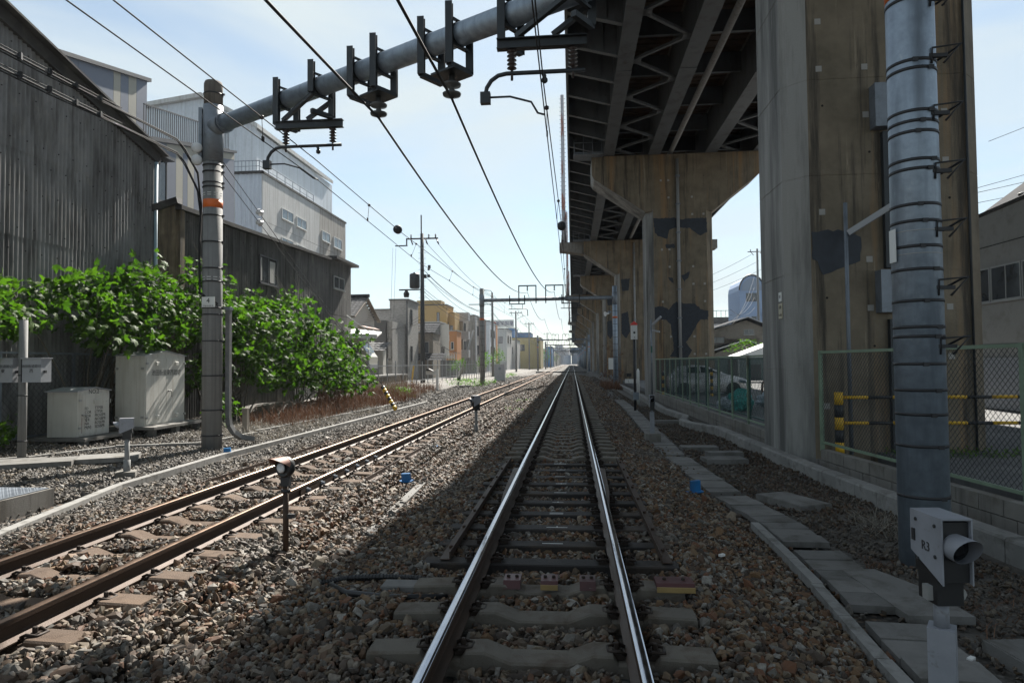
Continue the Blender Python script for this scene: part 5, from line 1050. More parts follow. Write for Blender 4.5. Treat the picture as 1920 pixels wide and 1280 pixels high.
for lab_, x, y, sx, sy, rz in (('thick square concrete slab behind the nearest sensor post, right edge', 3.15, 4.55, .75, .62, .1), ('long thin concrete slab lying in the dirt by the kerb', 3.0, 9.5, .5, .9, .4), ('stacked pair of slabs beyond the blue marker on the right', 2.95, 13.4, .8, .5, .1), ('square slab beside the far end of the trough lids', 2.8, 15.2, .8, .4, .0), ('slab across the path near the red topped post', 3.0, 21.8, 1.0, .35, .05)):
    t = thing('concrete_slab', lab_, 'slab', (x, y, -.45), 'loose concrete slabs on the right'); b = MB(); b.cbox((x, y, -.395), (sx, sy, .1), rz); b.cbox((x, y, -.343), (sx-.03, sy-.03, .006), rz); obj('slab', b, M['slab'], t)
    if 'stacked' in lab_: obj('slab', MB().cbox((x+.1, y+.45, -.33), (.7, .3, .1), rz), M['slab'], t)
# left side edging and covers
lt = thing('cable_trough', 'narrow concrete edging strip left of the left hand track', 'cable trough', (-7, 8, -.35))
for a, c in along([(-5.9, 5.2, 0), (-6.5, 7.7, 0), (-6.95, 9.6, 0), (-7.15, 13, 0), (-7.1, 15.5, 0), (-6.95, 31, 0)], .95):
    d = (c-a).normalized()*.004; obj('edge_strip', MB().bar(a+d+Vector((0, 0, -.3)), c-d+Vector((0, 0, -.3)), .13, .12), M['kerb'], lt)
for lab_, pts in (('long thin concrete edging by the feet of the grey cabinets', [(-12.4, 10.5, 0), (-10.9, 12.4, 0), (-10.2, 14.0, 0), (-8.6, 14.7, 0), (-8.4, 17, 0)]), ('pale concrete edging half lost in the dead grass', [(-8.6, 17.4, 0), (-8.3, 22, 0), (-8.0, 27, 0), (-8.2, 31, 0)])):
    t = thing('concrete_edging', lab_, 'edging', (pts[0][0], pts[0][1], -.3))
    for a, c in along(pts, .8): d = (c-a).normalized()*.006; obj('edge_strip', MB().bar(a+d+Vector((0, 0, -.27+R.uniform(-.02, .02))), c-d+Vector((0, 0, -.27)), .12, .12), M['kerb'], t)
t = thing('pit_cover', 'steel chequer plate cover on a dark concrete pit at the lower left edge', 'pit cover', (-8.6, 8, -.3)); obj('pit_wall', MB().box(-10.2, -7.12, 7.6, 8.55, -.5, -.1), M['conc'], t)
pc = MB().box(-10.2, -7.16, 7.64, 8.51, -.098, -.086)
for i in range(60):
    for j in range(16): s = .7 if (i+j) % 2 else -.7; pc.cbox((-10.17+i*.05, 7.67+j*.053, -.084), (.032, .008, .005), s)
obj('cover_plate', pc, M['galv'], t)
for lab_, x, y, sx, sy in (('flat concrete slab left of the small sensor post', -9.9, 11.4, 1.3, .75), ('second flat concrete slab at the left edge behind the first', -11.2, 10.7, 1.0, .8)):
    t = thing('concrete_slab', lab_, 'slab', (x, y, -.3), 'flat slabs by the cabinets'); obj('slab', MB().cbox((x, y, -.2), (sx, sy, .09), .5), M['slab'], t); obj('slab', MB().cbox((x+.9, y+.75, -.21), (sx*.8, sy, .09), .5), M['slab'], t)
# ---------------------------------------------------------------- equipment cabinets
def cabinet(label, x0, x1, y0, y1, z0, z1, doors, door_text, size):
    t = thing('equipment_cabinet', label, 'cabinet', ((x0+x1)/2, (y0+y1)/2, z0), 'grey metal equipment cabinets'); ym_ = (y0+y1)/2; zc = z1-.07*(y1-y0)
    obj('body', MB().prism([(x0, y0, z0), (x0, y1, z0), (x0, y1, zc), (x0, ym_, z1), (x0, y0, zc)], (x1-x0, 0, 0)), M['cab'], t)
    obj('roof', MB().bar((x0-.03, y0-.04, zc+.012), (x0-.03, ym_, z1+.022), .02, .025).prism([(x0-.03, y0-.04, zc), (x0-.03, ym_, z1+.012), (x0-.03, y1+.04, zc), (x0-.03, y1+.04, zc+.02), (x0-.03, ym_, z1+.032), (x0-.03, y0-.04, zc+.02)], (x1-x0+.07, 0, 0)), M['gbox'], t)
    dl = []
    for k in range(doors):
        a = y0+.03+(y1-y0-.06)*k/doors+.006; c = y0+.03+(y1-y0-.06)*(k+1)/doors-.006
        d = obj('door', MB().box(x1+.001, x1+.02, a, c, z0+.05, zc-.05), M['cab'], t); dl.append(d); w_ = c-a
        for zz_ in (z1-.32, z0+.2):
            if z1-z0 > 1.4 or zz_ > z0+.5: obj('vent', MB().prism([(x1+.02, a+w_*.45, zz_-.05), (x1+.02, a+w_*.45, zz_+.05), (x1+.06, a+w_*.45, zz_+.04), (x1+.06, a+w_*.45, zz_-.05)], (0, .14, 0)), M['cab'], d)
        for zz_ in (z0+.18, zc-.22): obj('hinge', MB().box(x1+.02, x1+.045, (a-.03 if k == 0 else c-.05), (a+.05 if k == 0 else c+.03), zz_, zz_+.05), M['alu'], d)
    yh = ym_+.08 if doors > 1 else y0+.12; zh = z0+(z1-z0)*.45; d = dl[-1] if doors > 1 else dl[0]
    obj('handle', MB().tube([(x1+.02, yh, zh), (x1+.08, yh, zh)], .022, 8).tube([(x1+.075, yh, zh), (x1+.08, yh+.05, zh+.01), (x1+.08, yh+.07, zh-.03), (x1+.08, yh+.07, zh-.16)], .014, 6), M['alu'], d)
    rb = []
    for yy in (y0+.05, y1-.05): rb.append(yy)
    obj('side_hinge', MB().box(x0-.01, x0+.08, y0-.02, y0-.001, z0+.2, z0+.26).box(x1-.1, x1-.01, y0-.02, y0-.001, z0+.2, z0+.26).box(x0-.01, x0+.08, y0-.02, y0-.001, zc-.35, zc-.29).box(x1-.1, x1-.01, y0-.02, y0-.001, zc-.35, zc-.29) if doors > 1 else MB().box(x1-.02, x1+.03, y1-.01, y1+.02, zc-.3, zc-.2), M['alu'], t)
    return t, dl, x1
RX = (rad(90), 0, rad(90))
c1, d1, xf = cabinet('tall double-door grey cabinet with black characters across its doors', -11.75, -10.95, 16.1, 17.85, .02, 1.95, 2, '', .16)
text('池田街道', .17, M['ink'], d1[0], (xf+.022, 16.66, 1.38), RX, sx=.95); text('東西踏切', .17, M['ink'], d1[1], (xf+.022, 17.3, 1.38), RX, sx=.95)
c2, d2, xf2 = cabinet('low grey cabinet marked NO.2 with a list of codes on its door', -12.15, -11.4, 14.35, 15.4, -.06, 1.05, 1, '', .1)
text('NO.2', .15, M['ink'], c2, (xf2+.003, 14.87, .97), RX)
for k, (a, c) in enumerate((('FD', 'TTPSR'), ('COR', 'LTPSR'), ('XDR', 'MOSEPR'), ('YFR', 'NOSBPR'), ('NA', 'ROSEPR'), ('M(N)', 'SOSBPR'))):
    text(a, .1, M['ink'], d2[0], (xf2+.022, 14.55, .58-k*.088), RX, align='LEFT'); text(c, .1, M['ink'], d2[0], (xf2+.022, 14.88, .58-k*.088), RX, align='LEFT')
obj('rust_streak', MB().box(xf2+.0201, xf2+.0215, 14.46, 14.475, .02, .38), M['rustroof'], d2[0])
obj('keyhole_cover', MB().box(xf2+.02, xf2+.026, 14.84, 14.94, .68, .75), M['black'], d2[0])
for lab_, x0, x1, y0, y1, z in (('concrete stand under the tall double-door cabinet', -12, -10.55, 15.9, 18.3, .02), ('concrete stand under the low NO.2 cabinet', -12.4, -11.05, 14.15, 15.85, -.07)):
    t = thing('cabinet_stand', lab_, 'stand', ((x0+x1)/2, (y0+y1)/2, -.4), 'stands under the cabinets'); obj('slab', MB().box(x0, x1, y0, y1, z-.07, z-.002), M['slab'], t)
    for x in (x0+.1, x1-.25):
        for y in (y0+.1, (y0+y1)/2-.1, y1-.3): obj('leg', MB().box(x, x+.15, y, y+.15, -.4, z-.072), M['slab'], t)
t = thing('box_post', 'slim round post carrying two grey boxes at the left edge', 'post', (-10.83, 12.17, -.3)); obj('pole', MB().tube([(-10.83, 12.17, -.4), (-10.83, 12.17, 2.5)], .075, 14), M['pole'], t)
for x0, x1, ch in ((-11.42, -10.92, '東'), (-10.72, -10.32, '西')):
    bx_ = obj('box', MB().box(x0, x1, 12.02, 12.28, 1.27, 1.73).box(x0-.02, x1+.02, 12.0, 12.3, 1.731, 1.75), M['gbox'], t); xc = x1-.2
    text('池田街道踏切', .068, M['ink'], bx_, (xc, 12.017, 1.58), (rad(90), 0, 0)); text(ch, .085, M['ink'], bx_, (xc, 12.017, 1.49), (rad(90), 0, 0)); obj('seam', MB().box(x1-.4, x1-.395, 12.0, 12.019, 1.28, 1.72).box(x1+.001, x1+.04, 12.08, 12.12, 1.45, 1.5), M['band'], bx_)
for z in (1.0, .1, 1.4): obj('band', (lambda b: (ring(b, -10.83, 12.17, z, .076, .02, .01, 14), b)[1])(MB()), M['band'], t)
fence('rusty chain link fence in the shadow behind the cabinets', [(-12.75, y) for y in np.arange(9.3, 34, 2.2)], -.1, 1.9, 'galv', 'dsteel', .16, .004, .06)
# ---------------------------------------------------------------- crossing sensors, markers
def sensor(label, x, y, zt, hw, rz, post='round', base=True, tube_dir=(0, -1, 0), s=1.0, square=None, txt=None):
    t = thing('crossing_sensor', label, 'sensor', (x, y, -.3), 'crossing sensors on short posts'); rm = Matrix.Rotation(rz, 3, 'Z'); P = lambda a, b_, c: Vector((x, y, 0))+rm @ Vector((a, b_, 0))+Vector((0, 0, c))
    h = .24*s; w_ = .115*s; dpt = .2*s; b = MB()
    pts = [(0, 0), (0, h), (dpt, h), (dpt, h*.45)]
    def slab_(a0, a1): return b.prism([P(a0, q-dpt/2, zt-h+r_) for q, r_ in ((0, .0), (0, h), (dpt, h), (dpt, h*.35))], rm @ Vector((a1-a0, 0, 0)))
    slab_(-w_/2, -w_/2+.006); slab_(w_/2-.006, w_/2); b.prism([P(-w_/2, -dpt/2, zt), P(w_/2, -dpt/2, zt), P(w_/2, dpt/2, zt), P(-w_/2, dpt/2, zt)], (0, 0, .006))
    hd = obj('hood', b, M['sgrey'], t); b = MB(); b.cbox(P(0, .0, zt-h*.5), (w_-.02, dpt-.03, h-.02), rm); b.cbox(P(0, .01, zt-h*1.15), (w_*.85, dpt*.6, h*.45), rm); obj('housing', b, M['black'], t)
    b = MB(); a = P(0.0, -dpt/2+.02, zt-h*.42); d = rm @ Vector((0, -1, 0)); r_ = .05*s
    up = Vector((0, 0, 1)); sx_ = d.cross(up); n = 22; vs = []
    for j, (l0, l1) in enumerate(((0, 0), (.11*s, .045*s))):
        for k in range(n): an = 2*math.pi*k/n; l = l0*(.5+.5*math.sin(an))+l1*(.5-.5*math.sin(an)) if j else 0; vs.append(a+sx_*r_*math.cos(an)+up*r_*math.sin(an)+d*l)
    b.add(vs, [(k, (k+1) % n, n+(k+1) % n, n+k) for k in range(n)], True); obj('lens_tube', b, M['sgrey'], t); obj('lens', MB().lathe(a+d*.012, [(r_*.9, 0), (r_*.5, .012)], 16, axis=d), M['blackg'], t)
    b = MB()
    for aa, zz2 in ((-.3, -.12), (.3, -.12), (-.3, -.6), (.25, -.75)): b.lathe(P(-w_/2-.001, dpt*aa, zt+h*zz2), [(.008, 0), (.008, .004), (.004, .006)], 8, axis=rm @ Vector((-1, 0, 0)))
    b.cbox(P(-w_/2-.003, dpt*.38, zt-h*.38), (.006, .02, .05), rm); obj('screws', b, M['band'], hd, kind='stuff')
    if txt: text(txt, .055, M['ink'], hd, P(-w_/2-.001, 0, zt-h*.5), (rad(90), 0, rz+rad(-90)))
    zb = zt-h*1.38
    if square:
        obj('post', MB().tube([P(0, .01, zb), P(0, .01, square)], .03, 12), M['sgrey'], t); q = obj('casing', MB().cbox(P(0, .01, (square-.42)/2), (.1, .1, square+.42), rz-rad(36) if txt else rm), M['sgrey'], t); obj('bolt_lug', MB().box(x-.075, x-.03, y-.03, y+.01, square+.12, square+.18).lathe((x+.05, y-.02, square+.15), [(.028, -.02), (.028, .02)], 8, axis=(0, 1, 0)), M['alu'], t)
    else: obj('post', MB().tube([P(0, .01, zb), P(0, .01, -.3)], .04, 12).tube([P(0, .01, -.02), P(0, .01, -.3)], .055, 12), M['rustroof'] if post == 'brown' else M['pole'], t)
    if base: obj('footing', MB().cbox((x, y, -.36), (.3, .3, .3) if not square else (.36, .36, .36), rz), M['conc'], t)
    return t
M['tanpost'] = mat('tan_post_paint', (.22, .19, .16), .7, dirt=(.12, .09, .07))
sensor('grey sensor with a tube lens on a short post, left of the left hand track', -7.55, 10.63, .68, 0, rad(-62), s=1.05)
sensor('small grey sensor on a post standing between the two tracks', -2.5, 17.0, .72, 0, rad(-40), s=1.15)
sensor('dark faced sensor on a square grey post with a concrete foot, right of the track', 1.92, 16.4, .74, 0, 0, square=.33, s=1.1)
sensor('nearest sensor marked R3 on a square grey post, lower right corner', 1.545, 2.98, .9, 0, rad(4), square=.43, s=1.1, txt='R3')
t = thing('lens_post', 'rust brown post with a round hooded white lens between the tracks, lower left', 'signal post', (-2.71, 6.07, -.3)); z = .6
obj('post', MB().tube([(-2.71, 6.07, -.28), (-2.71, 6.07, .46)], .027, 12), M['rustrail'], t); obj('bracket', MB().box(-2.75, -2.67, 6.04, 6.1, .42, .52).lathe((-2.71, 6.07, .36), [(.045, 0), (.045, .03)], 10).box(-2.69, -2.62, 6.05, 6.08, .12, .16), M['band'], t)
d = Vector((-.35, -1, .0)).normalized(); h_ = obj('lamp_ring', MB().lathe(Vector((-2.71, 6.07, z)), [(.09, -.03), (.1, .0), (.1, .03), (.085, .05), (.07, .03)], 24, axis=d), M['black'], t); obj('lens', MB().lathe(Vector((-2.725, 6.07, z-.005))+d*.045, [(.05, 0), (.04, .012), (.0, .016)], 20, axis=d), M['ceram'], h_)
b = MB(); sd = d.cross(Vector((0, 0, 1))); vs = []
for j in range(2):
    for k in range(11): an = math.pi*(.02+.96*k/10); vs.append(Vector((-2.71, 6.07, z))+sd*.1*math.cos(an)*(1-.1*j)+Vector((0, 0, .1*math.sin(an)))+d*(.03+.17*j*math.sin(an)))
b.add(vs, [(k, k+1, 12+k, 11+k) for k in range(10)], True); M['visor'] = mat('faded_red_visor', (.3, .15, .11), .6); obj('visor', b, M['visor'], h_)
obj('base_plate', MB().lathe((-2.71, 6.07, -.275), [(.12, 0), (.12, .012)], 20).lathe((-2.64, 6.02, -.262), [(.014, 0), (.014, .02)], 6).lathe((-2.78, 6.02, -.262), [(.014, 0), (.014, .02)], 6), M['galv'], t); obj('footing', MB().cbox((-2.68, 6.1, -.34), (.36, .34, .12), .3), M['conc'], t)
for lab_, x, y, rz, big in (('blue marker block standing on the ballast by the left pole', -7.2, 13.3, .2, .13), ('bright blue marker block standing in the sunny ballast between the tracks', -2.52, 9.9, -.2, .13), ('crumpled low blue marker between the tracks beyond the upright one', -2.83, 13.4, .3, .07), ('tilted blue marker plate at the edge of the trough lids on the right', 1.71, 9.6, .3, .17)):
    o = obj('marker_block', MB().cbox((0, 0, big/2), (.14, .05, big)).cbox((-.02, .0, .01), (.24, .1, .02)), M['blue'], loc=(x, y, float(hz(x, y))+.02), rot=(rad(6), rad(-4), rz)); tag(o, lab_, 'marker', 'small blue markers')
o = obj('litter', MB().cbox((0, 0, .02), (.06, .04, .03), .4).cbox((.02, .03, .03), (.03, .06, .02), .9), M['blue'], loc=(-3.35, 4.55, -.24)); tag(o, 'scrap of bright blue plastic on the grey stones at the bottom left', 'litter')
for x, y, l in ((1.35, 6.3, 'small white scrap of plastic on the stones right of the track'), (2.55, 4.6, 'white paper scrap by the trough edge at the lower right')):
    o = obj('litter', MB().cbox((0, 0, .015), (.06, .03, .02), .7), M['white'], loc=(x, y, float(hz(x, y))+.03)); tag(o, l, 'litter')
wp = thing('wood_sleeper_end', 'short grey concrete block with two bolts left of the near rail', 'block', (-1.35, 5.2, -.3))
obj('block', MB().bbox(-1.5, -1.12, 5.05, 5.22, -.3, -.15), M['slab'], wp)
wp['label'] = 'short grey concrete block lying left of the near shiny rail'; wp.name = 'concrete_block'
hp = MB(); pts = [(-2.05, 5.25, -.21), (-1.85, 5.35, -.19), (-1.55, 5.3, -.16), (-1.3, 5.32, -.17), (-1.0, 5.25, -.19)]; hp.tube(pts, .022, 8); hp.tube([(-1.95, 5.2, -.2), (-1.75, 5.0, -.19), (-1.4, 4.9, -.18), (-.95, 4.95, -.19)], .024, 8)
for k in range(40):
    t_ = k/40*4; i = int(t_); q = Vector(pts[i]).lerp(Vector(pts[i+1]), t_-i); e = Vector(pts[i+1])-Vector(pts[i]); hp.tube([q, q+e.normalized()*.008], .027, 8)
tag(obj('corrugated_hose', hp, M['black']), 'black ribbed hoses running under the left shiny rail', 'hose')
for lab_, pts in (('straight pale strip of old concrete edging between the tracks', [(-2.18, 6.9, -.275), (-2.28, 9.9, -.27)]), ('second pale strip of edging further along between the tracks', [(-2.3, 14.8, -.275), (-2.4, 16.6, -.27)])):
    o = MB().bar(pts[0], pts[1], .11, .08); tag(obj('concrete_edging', o, M['slab']), lab_, 'edging', 'old edging strips between the tracks')
t = thing('marker_post', 'white box with a red pointed cap on a tall thin pole by the second pier', 'marker post', (2.48, 26.81, -.4)); obj('pole', MB().tube([(2.48, 26.81, -.45), (2.48, 26.81, 2.5)], .05, 10), M['band'], t)
bx_ = obj('box', MB().box(2.36, 2.6, 26.7, 26.92, 2.45, 3.02), M['white'], t); obj('red_cap', MB().prism([(2.35, 26.69, 3.02), (2.61, 26.69, 3.02), (2.61, 26.69, 3.07), (2.48, 26.69, 3.18), (2.35, 26.69, 3.07)], (0, .24, 0)), M['signred'], bx_)
obj('port', MB().lathe((2.48, 26.695, 2.72), [(.045, 0), (.04, .01)], 10, axis=(0, -1, 0)).lathe((2.49, 26.695, 2.53), [(.02, 0), (.02, .01)], 8, axis=(0, -1, 0)), M['black'], bx_); obj('lower_box', MB().box(2.4, 2.62, 26.6, 26.7, .05, .35), M['galv'], t)
t = thing('distance_marker', 'white crossbar sign lettered L beside a white rounded peg', 'sign', (2.9, 31, -.4)); pp = obj('plate', MB().box(2.42, 3.02, 30.98, 31.02, .58, .76), M['white'], t); text('L', .13, M['ink'], pp, (2.58, 30.97, .67), (rad(90), 0, 0)); obj('peg', MB().tube([(3.02, 31, -.45), (3.02, 31, 1.12), (3.02, 31, 1.24)], [.07, .07, .02], 10), M['white'], t); obj('dark_cap', MB().cbox((2.6, 31, .95), (.22, .1, .16), .2), M['black'], t)
t = thing('lamp_post', 'thin pole with a slanted white lamp beside the second pier', 'lamp post', (4.47, 34, -.4), 'slim lamp poles by the piers'); obj('pole', MB().tube([(4.0, 34, -.4), (4.0, 34, 3.7)], .035, 8), M['galv'], t); obj('lamp', MB().bar((4.05, 34, 3.4), (4.45, 33.6, 3.8), .09, .1).bar((4.05, 34, 3.15), (4.4, 33.8, 3.05), .1, .08), M['gbox'], t); obj('green_tag', MB().box(3.96, 4.04, 33.93, 33.96, 2.0, 2.35), M['green'], t)
t = thing('white_board', 'white ribbed board on the second gantry\'s right pole', 'sign', (2.84, 52, .9)); obj('board', MB().box(2.7, 3.05, 50, 50.06, 1.0, 1.85), M['white'], t); obj('post', MB().tube([(3.08, 50.05, -.4), (3.08, 50.05, 1.9)], .04, 8), M['galv'], t)
for lab_, x, y in (('pale grey upright cabinet by the left side of the second gantry', -7.2, 66), ):
    t = thing('equipment_cabinet', lab_, 'cabinet', (x, y, -.3)); obj('body', MB().box(x-.6, x+.45, y, y+.7, -.2, 1.45), M['gbox'], t); obj('meter', MB().lathe((x-.05, y-.01, 1.0), [(.14, 0), (.14, .04)], 12, axis=(0, -1, 0)), M['galv'], t)
t = thing('track_phone', 'small white post with a dark sloping lid in the weeds beyond the bushes', 'post', (-9.0, 42, -.2)); obj('post', MB().box(-8.75, -8.6, 42, 42.15, -.3, 1.2), M['white'], t); obj('board', MB().box(-9.4, -8.6, 41.98, 42.0, .85, 1.1), M['white'], t); obj('lid', MB().prism([(-9.45, 41.8, 1.1), (-8.9, 41.8, 1.1), (-9.2, 41.8, 1.25)], (0, .3, 0)), M['black'], t)
t = thing('hand_post', 'short square wooden post in the dead grass by the left pole', 'post', (-8.4, 17.2, -.3)); obj('post', MB().box(-8.75, -8.62, 16.9, 17.03, -.3, .42), M['plastertan'], t)
t = thing('yellow_guard', 'slim upright yellow guard tube behind the far left fence', 'guard tube', (-12.1, 50, -.2)); obj('tube', MB().tube([(-12.3, 50, .1), (-12.15, 50, 1.4)], .07, 8), M['yellow'], t)
t = thing('slanted_stay', 'long grey stay tube slanting in front of the striped apartment house', 'stay tube', (-9, 55, 0)); obj('tube', MB().tube([(-9.6, 56, .4), (-8.45, 56.5, 4.4)], .07, 8), M['alu'], t); obj('sleeve', MB().tube([(-9.68, 56, .1), (-9.6, 56, .4)], .1, 8), M['black'], t)
# left far fence and low wall
ft = thing('steel_fence', 'long grey steel post and rail fence in front of the houses on the left', 'fence', (-11.3, 34, -.2)); M['fpost'] = mat('grey_fence_paint', (.3, .31, .32), .5, metal=.3)
for k in range(42):
    y = 34+k*1.9; obj('post', MB().box(-11.33, -11.27, y, y+.06, -.25, 1.9 if k % 2 else 1.75), M['fpost'], ft)
obj('rail', MB().bar((-11.3, 34, 1.45), (-11.3, 114, 1.45), .05, .05), M['fpost'], ft); obj('rail', MB().bar((-11.3, 34, .35), (-11.3, 114, .35), .04, .04), M['fpost'], ft)
b = MB()
for k in range(260): y = 34.2+k*.3; b.box(-11.31, -11.3, y, y+.012, .3, 1.45)
obj('thin_bars', b, M['fpost'], ft, kind='stuff')
t = thing('retaining_wall', 'low weathered retaining wall below the parked truck', 'wall', (-12.5, 40, -.2)); obj('wall', MB().box(-16, -11.9, 37.5, 47, -.3, .75), M['tanwall'], t); obj('coping', MB().box(-16, -11.85, 37.4, 47, .752, .85), M['kerb'], t)
# ---------------------------------------------------------------- vehicles
M['silver'] = mat('silver_car_paint', (.62, .63, .64), .3, metal=.3, var=.03, coat=.6); M['cream_paint'] = mat('cream_truck_paint', (.5, .48, .42), .35, var=.04, coat=.4); M['tyre'] = flat('tyre_rubber', (.015, .015, .015), .9)
def loft(b, secs):  # secs: list of rings (same count), closed
    n = len(secs[0]); vs = [p for s_ in secs for p in s_]; b.add(vs, [(i*n+k, i*n+(k+1) % n, (i+1)*n+(k+1) % n, (i+1)*n+k) for i in range(len(secs)-1) for k in range(n)]+[tuple(range(n))[::-1], tuple(range((len(secs)-1)*n, len(secs)*n))], True); return b
def wheel(parent, x, y, z, r, side=-1):
    w_ = obj('wheel', MB().lathe((x, y, z), [(r*.6, -.1), (r*.93, -.1), (r, -.06), (r, .06), (r*.93, .1), (r*.6, .1)], 26, axis=(0, side, 0)), M['tyre'], parent)
    b = MB().lathe((x, y+side*.06, z), [(r*.64, 0), (r*.62, .035), (r*.15, .02), (.03, .03)], 22, axis=(0, side, 0)); obj('rim', b, M['alu'], w_); b = MB()
    for k in range(7): a = 2*math.pi*k/7; b.cbox((x+math.cos(a)*r*.42, y+side*.098, z+math.sin(a)*r*.42), (r*.16, .01, r*.2), Matrix.Rotation(-a, 3, 'Y'))
    obj('spoke_gap', b, M['tyre'], w_)
car = thing('parked_car', 'silver hatchback parked behind the green fence, its nose pointing right', 'car', (7, 34.8, -.15)); cy0, cy1 = 34.0, 35.65
prof = [(4.95, .35, .75, 0.02), (5.05, .02, .95, 0), (5.6, -.0, 1.0, 0), (6.6, -.0, .98, 0), (7.4, 0, .95, 0), (7.75, 0, .9, 0), (8.3, .0, .78, .02), (8.65, .03, .66, .08), (8.82, .1, .5, .22)]
secs = []
for x, zb, zt, ins in prof: zb -= .02; zt -= .02; m_ = (zb+zt)/2; secs.append([(x, cy0+.06+ins, zb), (x, cy0+ins, zb+.12), (x, cy0+ins, m_+.05), (x, cy0+.09+ins, zt), (x, cy1-.09-ins, zt), (x, cy1-ins, m_+.05), (x, cy1-ins, zb+.12), (x, cy1-.06-ins, zb)])
obj('body', loft(MB(), secs), M['silver'], car)
cab_ = [(5.15, .9, .95, .1), (5.45, .92, 1.3, .16), (6.2, .92, 1.37, .2), (6.7, .92, 1.33, .2), (7.2, .9, 1.12, .15), (7.72, .86, .89, .1)]
secs = [[(x, cy0+.08, zb), (x, cy0+.08+i_, zt), (x, cy1-.08-i_, zt), (x, cy1-.08, zb)] for x, zb, zt, i_ in cab_]; obj('cabin', loft(MB(), secs), M['silver'], car)
for pts in ([(5.75, .97), (5.85, 1.25), (6.35, 1.28), (6.4, .97)], [(6.47, .97), (6.45, 1.28), (6.7, 1.25), (7.25, .99), (7.3, .97)]):
    obj('side_window', MB().prism([(x, cy0+.075+.16*(z_-.9)/.45, z_) for x, z_ in pts], (0, -.012, 0)), M['blackg'], car)
obj('windscreen', MB().poly([(6.85, cy0+.3, 1.285), (7.55, cy0+.2, .985), (7.55, cy1-.2, .985), (6.85, cy1-.3, 1.285)]), M['blackg'], car)
obj('headlight', MB().prism([(8.3, cy0-.003, .62), (8.62, cy0+.04, .56), (8.7, cy0+.12, .42), (8.4, cy0-.002, .45)], (0, .06, 0)), M['glassb'], car); obj('mirror', MB().cbox((7.25, cy0-.05, .98), (.1, .12, .1)), M['silver'], car); obj('door_handle', MB().box(6.0, 6.15, cy0-.02, cy0, .75, .78), M['silver'], car)
obj('wheel_arch', MB().lathe((8.02, cy0+.03, .13), [(.36, -.02), (.36, .045)], 24, axis=(0, -1, 0)).lathe((5.6, cy0+.03, .13), [(.36, -.02), (.36, .045)], 24, axis=(0, -1, 0)), M['black'], car)
for x in (5.6, 8.02): wheel(car, x, cy0+.06, .13, .29); wheel(car, x, cy1-.06, .13, .29, 1)
tk = thing('parked_truck', 'cream truck cab parked under the awning behind the bushes', 'truck', (-13, 38.6, .85)); tp = [(-14.3, 1.35), (-14.3, 3.15), (-14.0, 3.25), (-12.75, 3.22), (-12.1, 2.2), (-11.95, 2.0), (-11.93, 1.35)]
obj('cab', MB().prism([(x, 38.2, z_) for x, z_ in tp], (0, 1.7, 0)), M['cream_paint'], tk); obj('side_window', MB().prism([(-13.9, 38.19, 2.25), (-13.9, 38.19, 3.0), (-12.95, 38.19, 3.0), (-12.45, 38.19, 2.25)], (0, -.01, 0)), M['blackg'], tk)
obj('windscreen', MB().prism([(-12.68, 38.3, 3.1), (-12.68, 39.8, 3.1), (-12.14, 39.8, 2.28), (-12.14, 38.3, 2.28)], (.015, 0, .01)), M['glassb'], tk); obj('bumper', MB().box(-12.3, -11.88, 38.2, 39.9, 1.3, 1.55), M['gbox'], tk); obj('door_line', MB().box(-12.96, -12.94, 38.185, 38.2, 1.4, 2.25).box(-13.9, -12.9, 38.185, 38.2, 2.0, 2.03), M['band'], tk)
wheel(tk, -12.9, 38.3, 1.22, .37); obj('load_bed', MB().box(-17, -14.4, 38.2, 40, 1.5, 1.8).box(-17, -14.4, 38.2, 38.25, 1.8, 2.3), M['dsteel'], tk); wheel(tk, -15.6, 38.3, 1.22, .37)
aw = thing('carport_awning', 'thin white awning beam on slim posts over the parked truck', 'awning', (-12.5, 37, 3)); obj('roof', MB().prism([(-15.3, 43, 3.95), (-12.9, 36, 3.22), (-10.9, 36.2, 3.05), (-12.6, 43, 3.6)], (0, 0, .1)), M['white'], aw); obj('fascia', MB().bar((-12.9, 35.95, 3.2), (-10.85, 36.1, 3.1), .05, .24), M['white'], aw); obj('post', MB().tube([(-11.4, 36.3, -.2), (-11.4, 36.3, 3.05)], .04, 8), M['white'], aw); obj('brace', MB().tube([(-13.7, 36, 5.1), (-11.2, 36.2, 3.3)], .03, 6), M['white'], aw)
def bag(label, c, s, m_, seed):
    b = MB(); n, mrg = 22, 14; rr = np.random.default_rng(seed); ph = rr.uniform(0, 6, 12)
    for j in range(mrg+1):
        th_ = math.pi*j/mrg
        for k in range(n):
            a = 2*math.pi*k/n; d = Vector((math.sin(th_)*math.cos(a), math.sin(th_)*math.sin(a), math.cos(th_))); r_ = 1+.12*math.sin(3*a+ph[0]+2*th_)+.09*math.sin(7*a+ph[1]+3*th_)+.06*math.sin(11*a-5*th_+ph[2])+.05*math.sin(9*th_+ph[3])
            b.v.append((c[0]+d.x*r_*s[0], c[1]+d.y*r_*s[1], max(c[2]+d.z*r_*s[2], -.14)))
    for j in range(mrg):
        for k in range(n): b.f.append((j*n+k, j*n+(k+1) % n, (j+1)*n+(k+1) % n, (j+1)*n+k)); b.sm.append(False); b.mi.append(0)
    return tag(obj('rubbish_bag', b, m_), label, 'bag', 'rubbish bags behind the fence')
M['teal'] = mat('teal_plastic_bag', (.02, .42, .37), .3, var=.3, scale=9, spec=.6); M['clearbag'] = mat('clear_plastic_bag', (.4, .48, .54), .25, var=.4, scale=12, spec=.7)
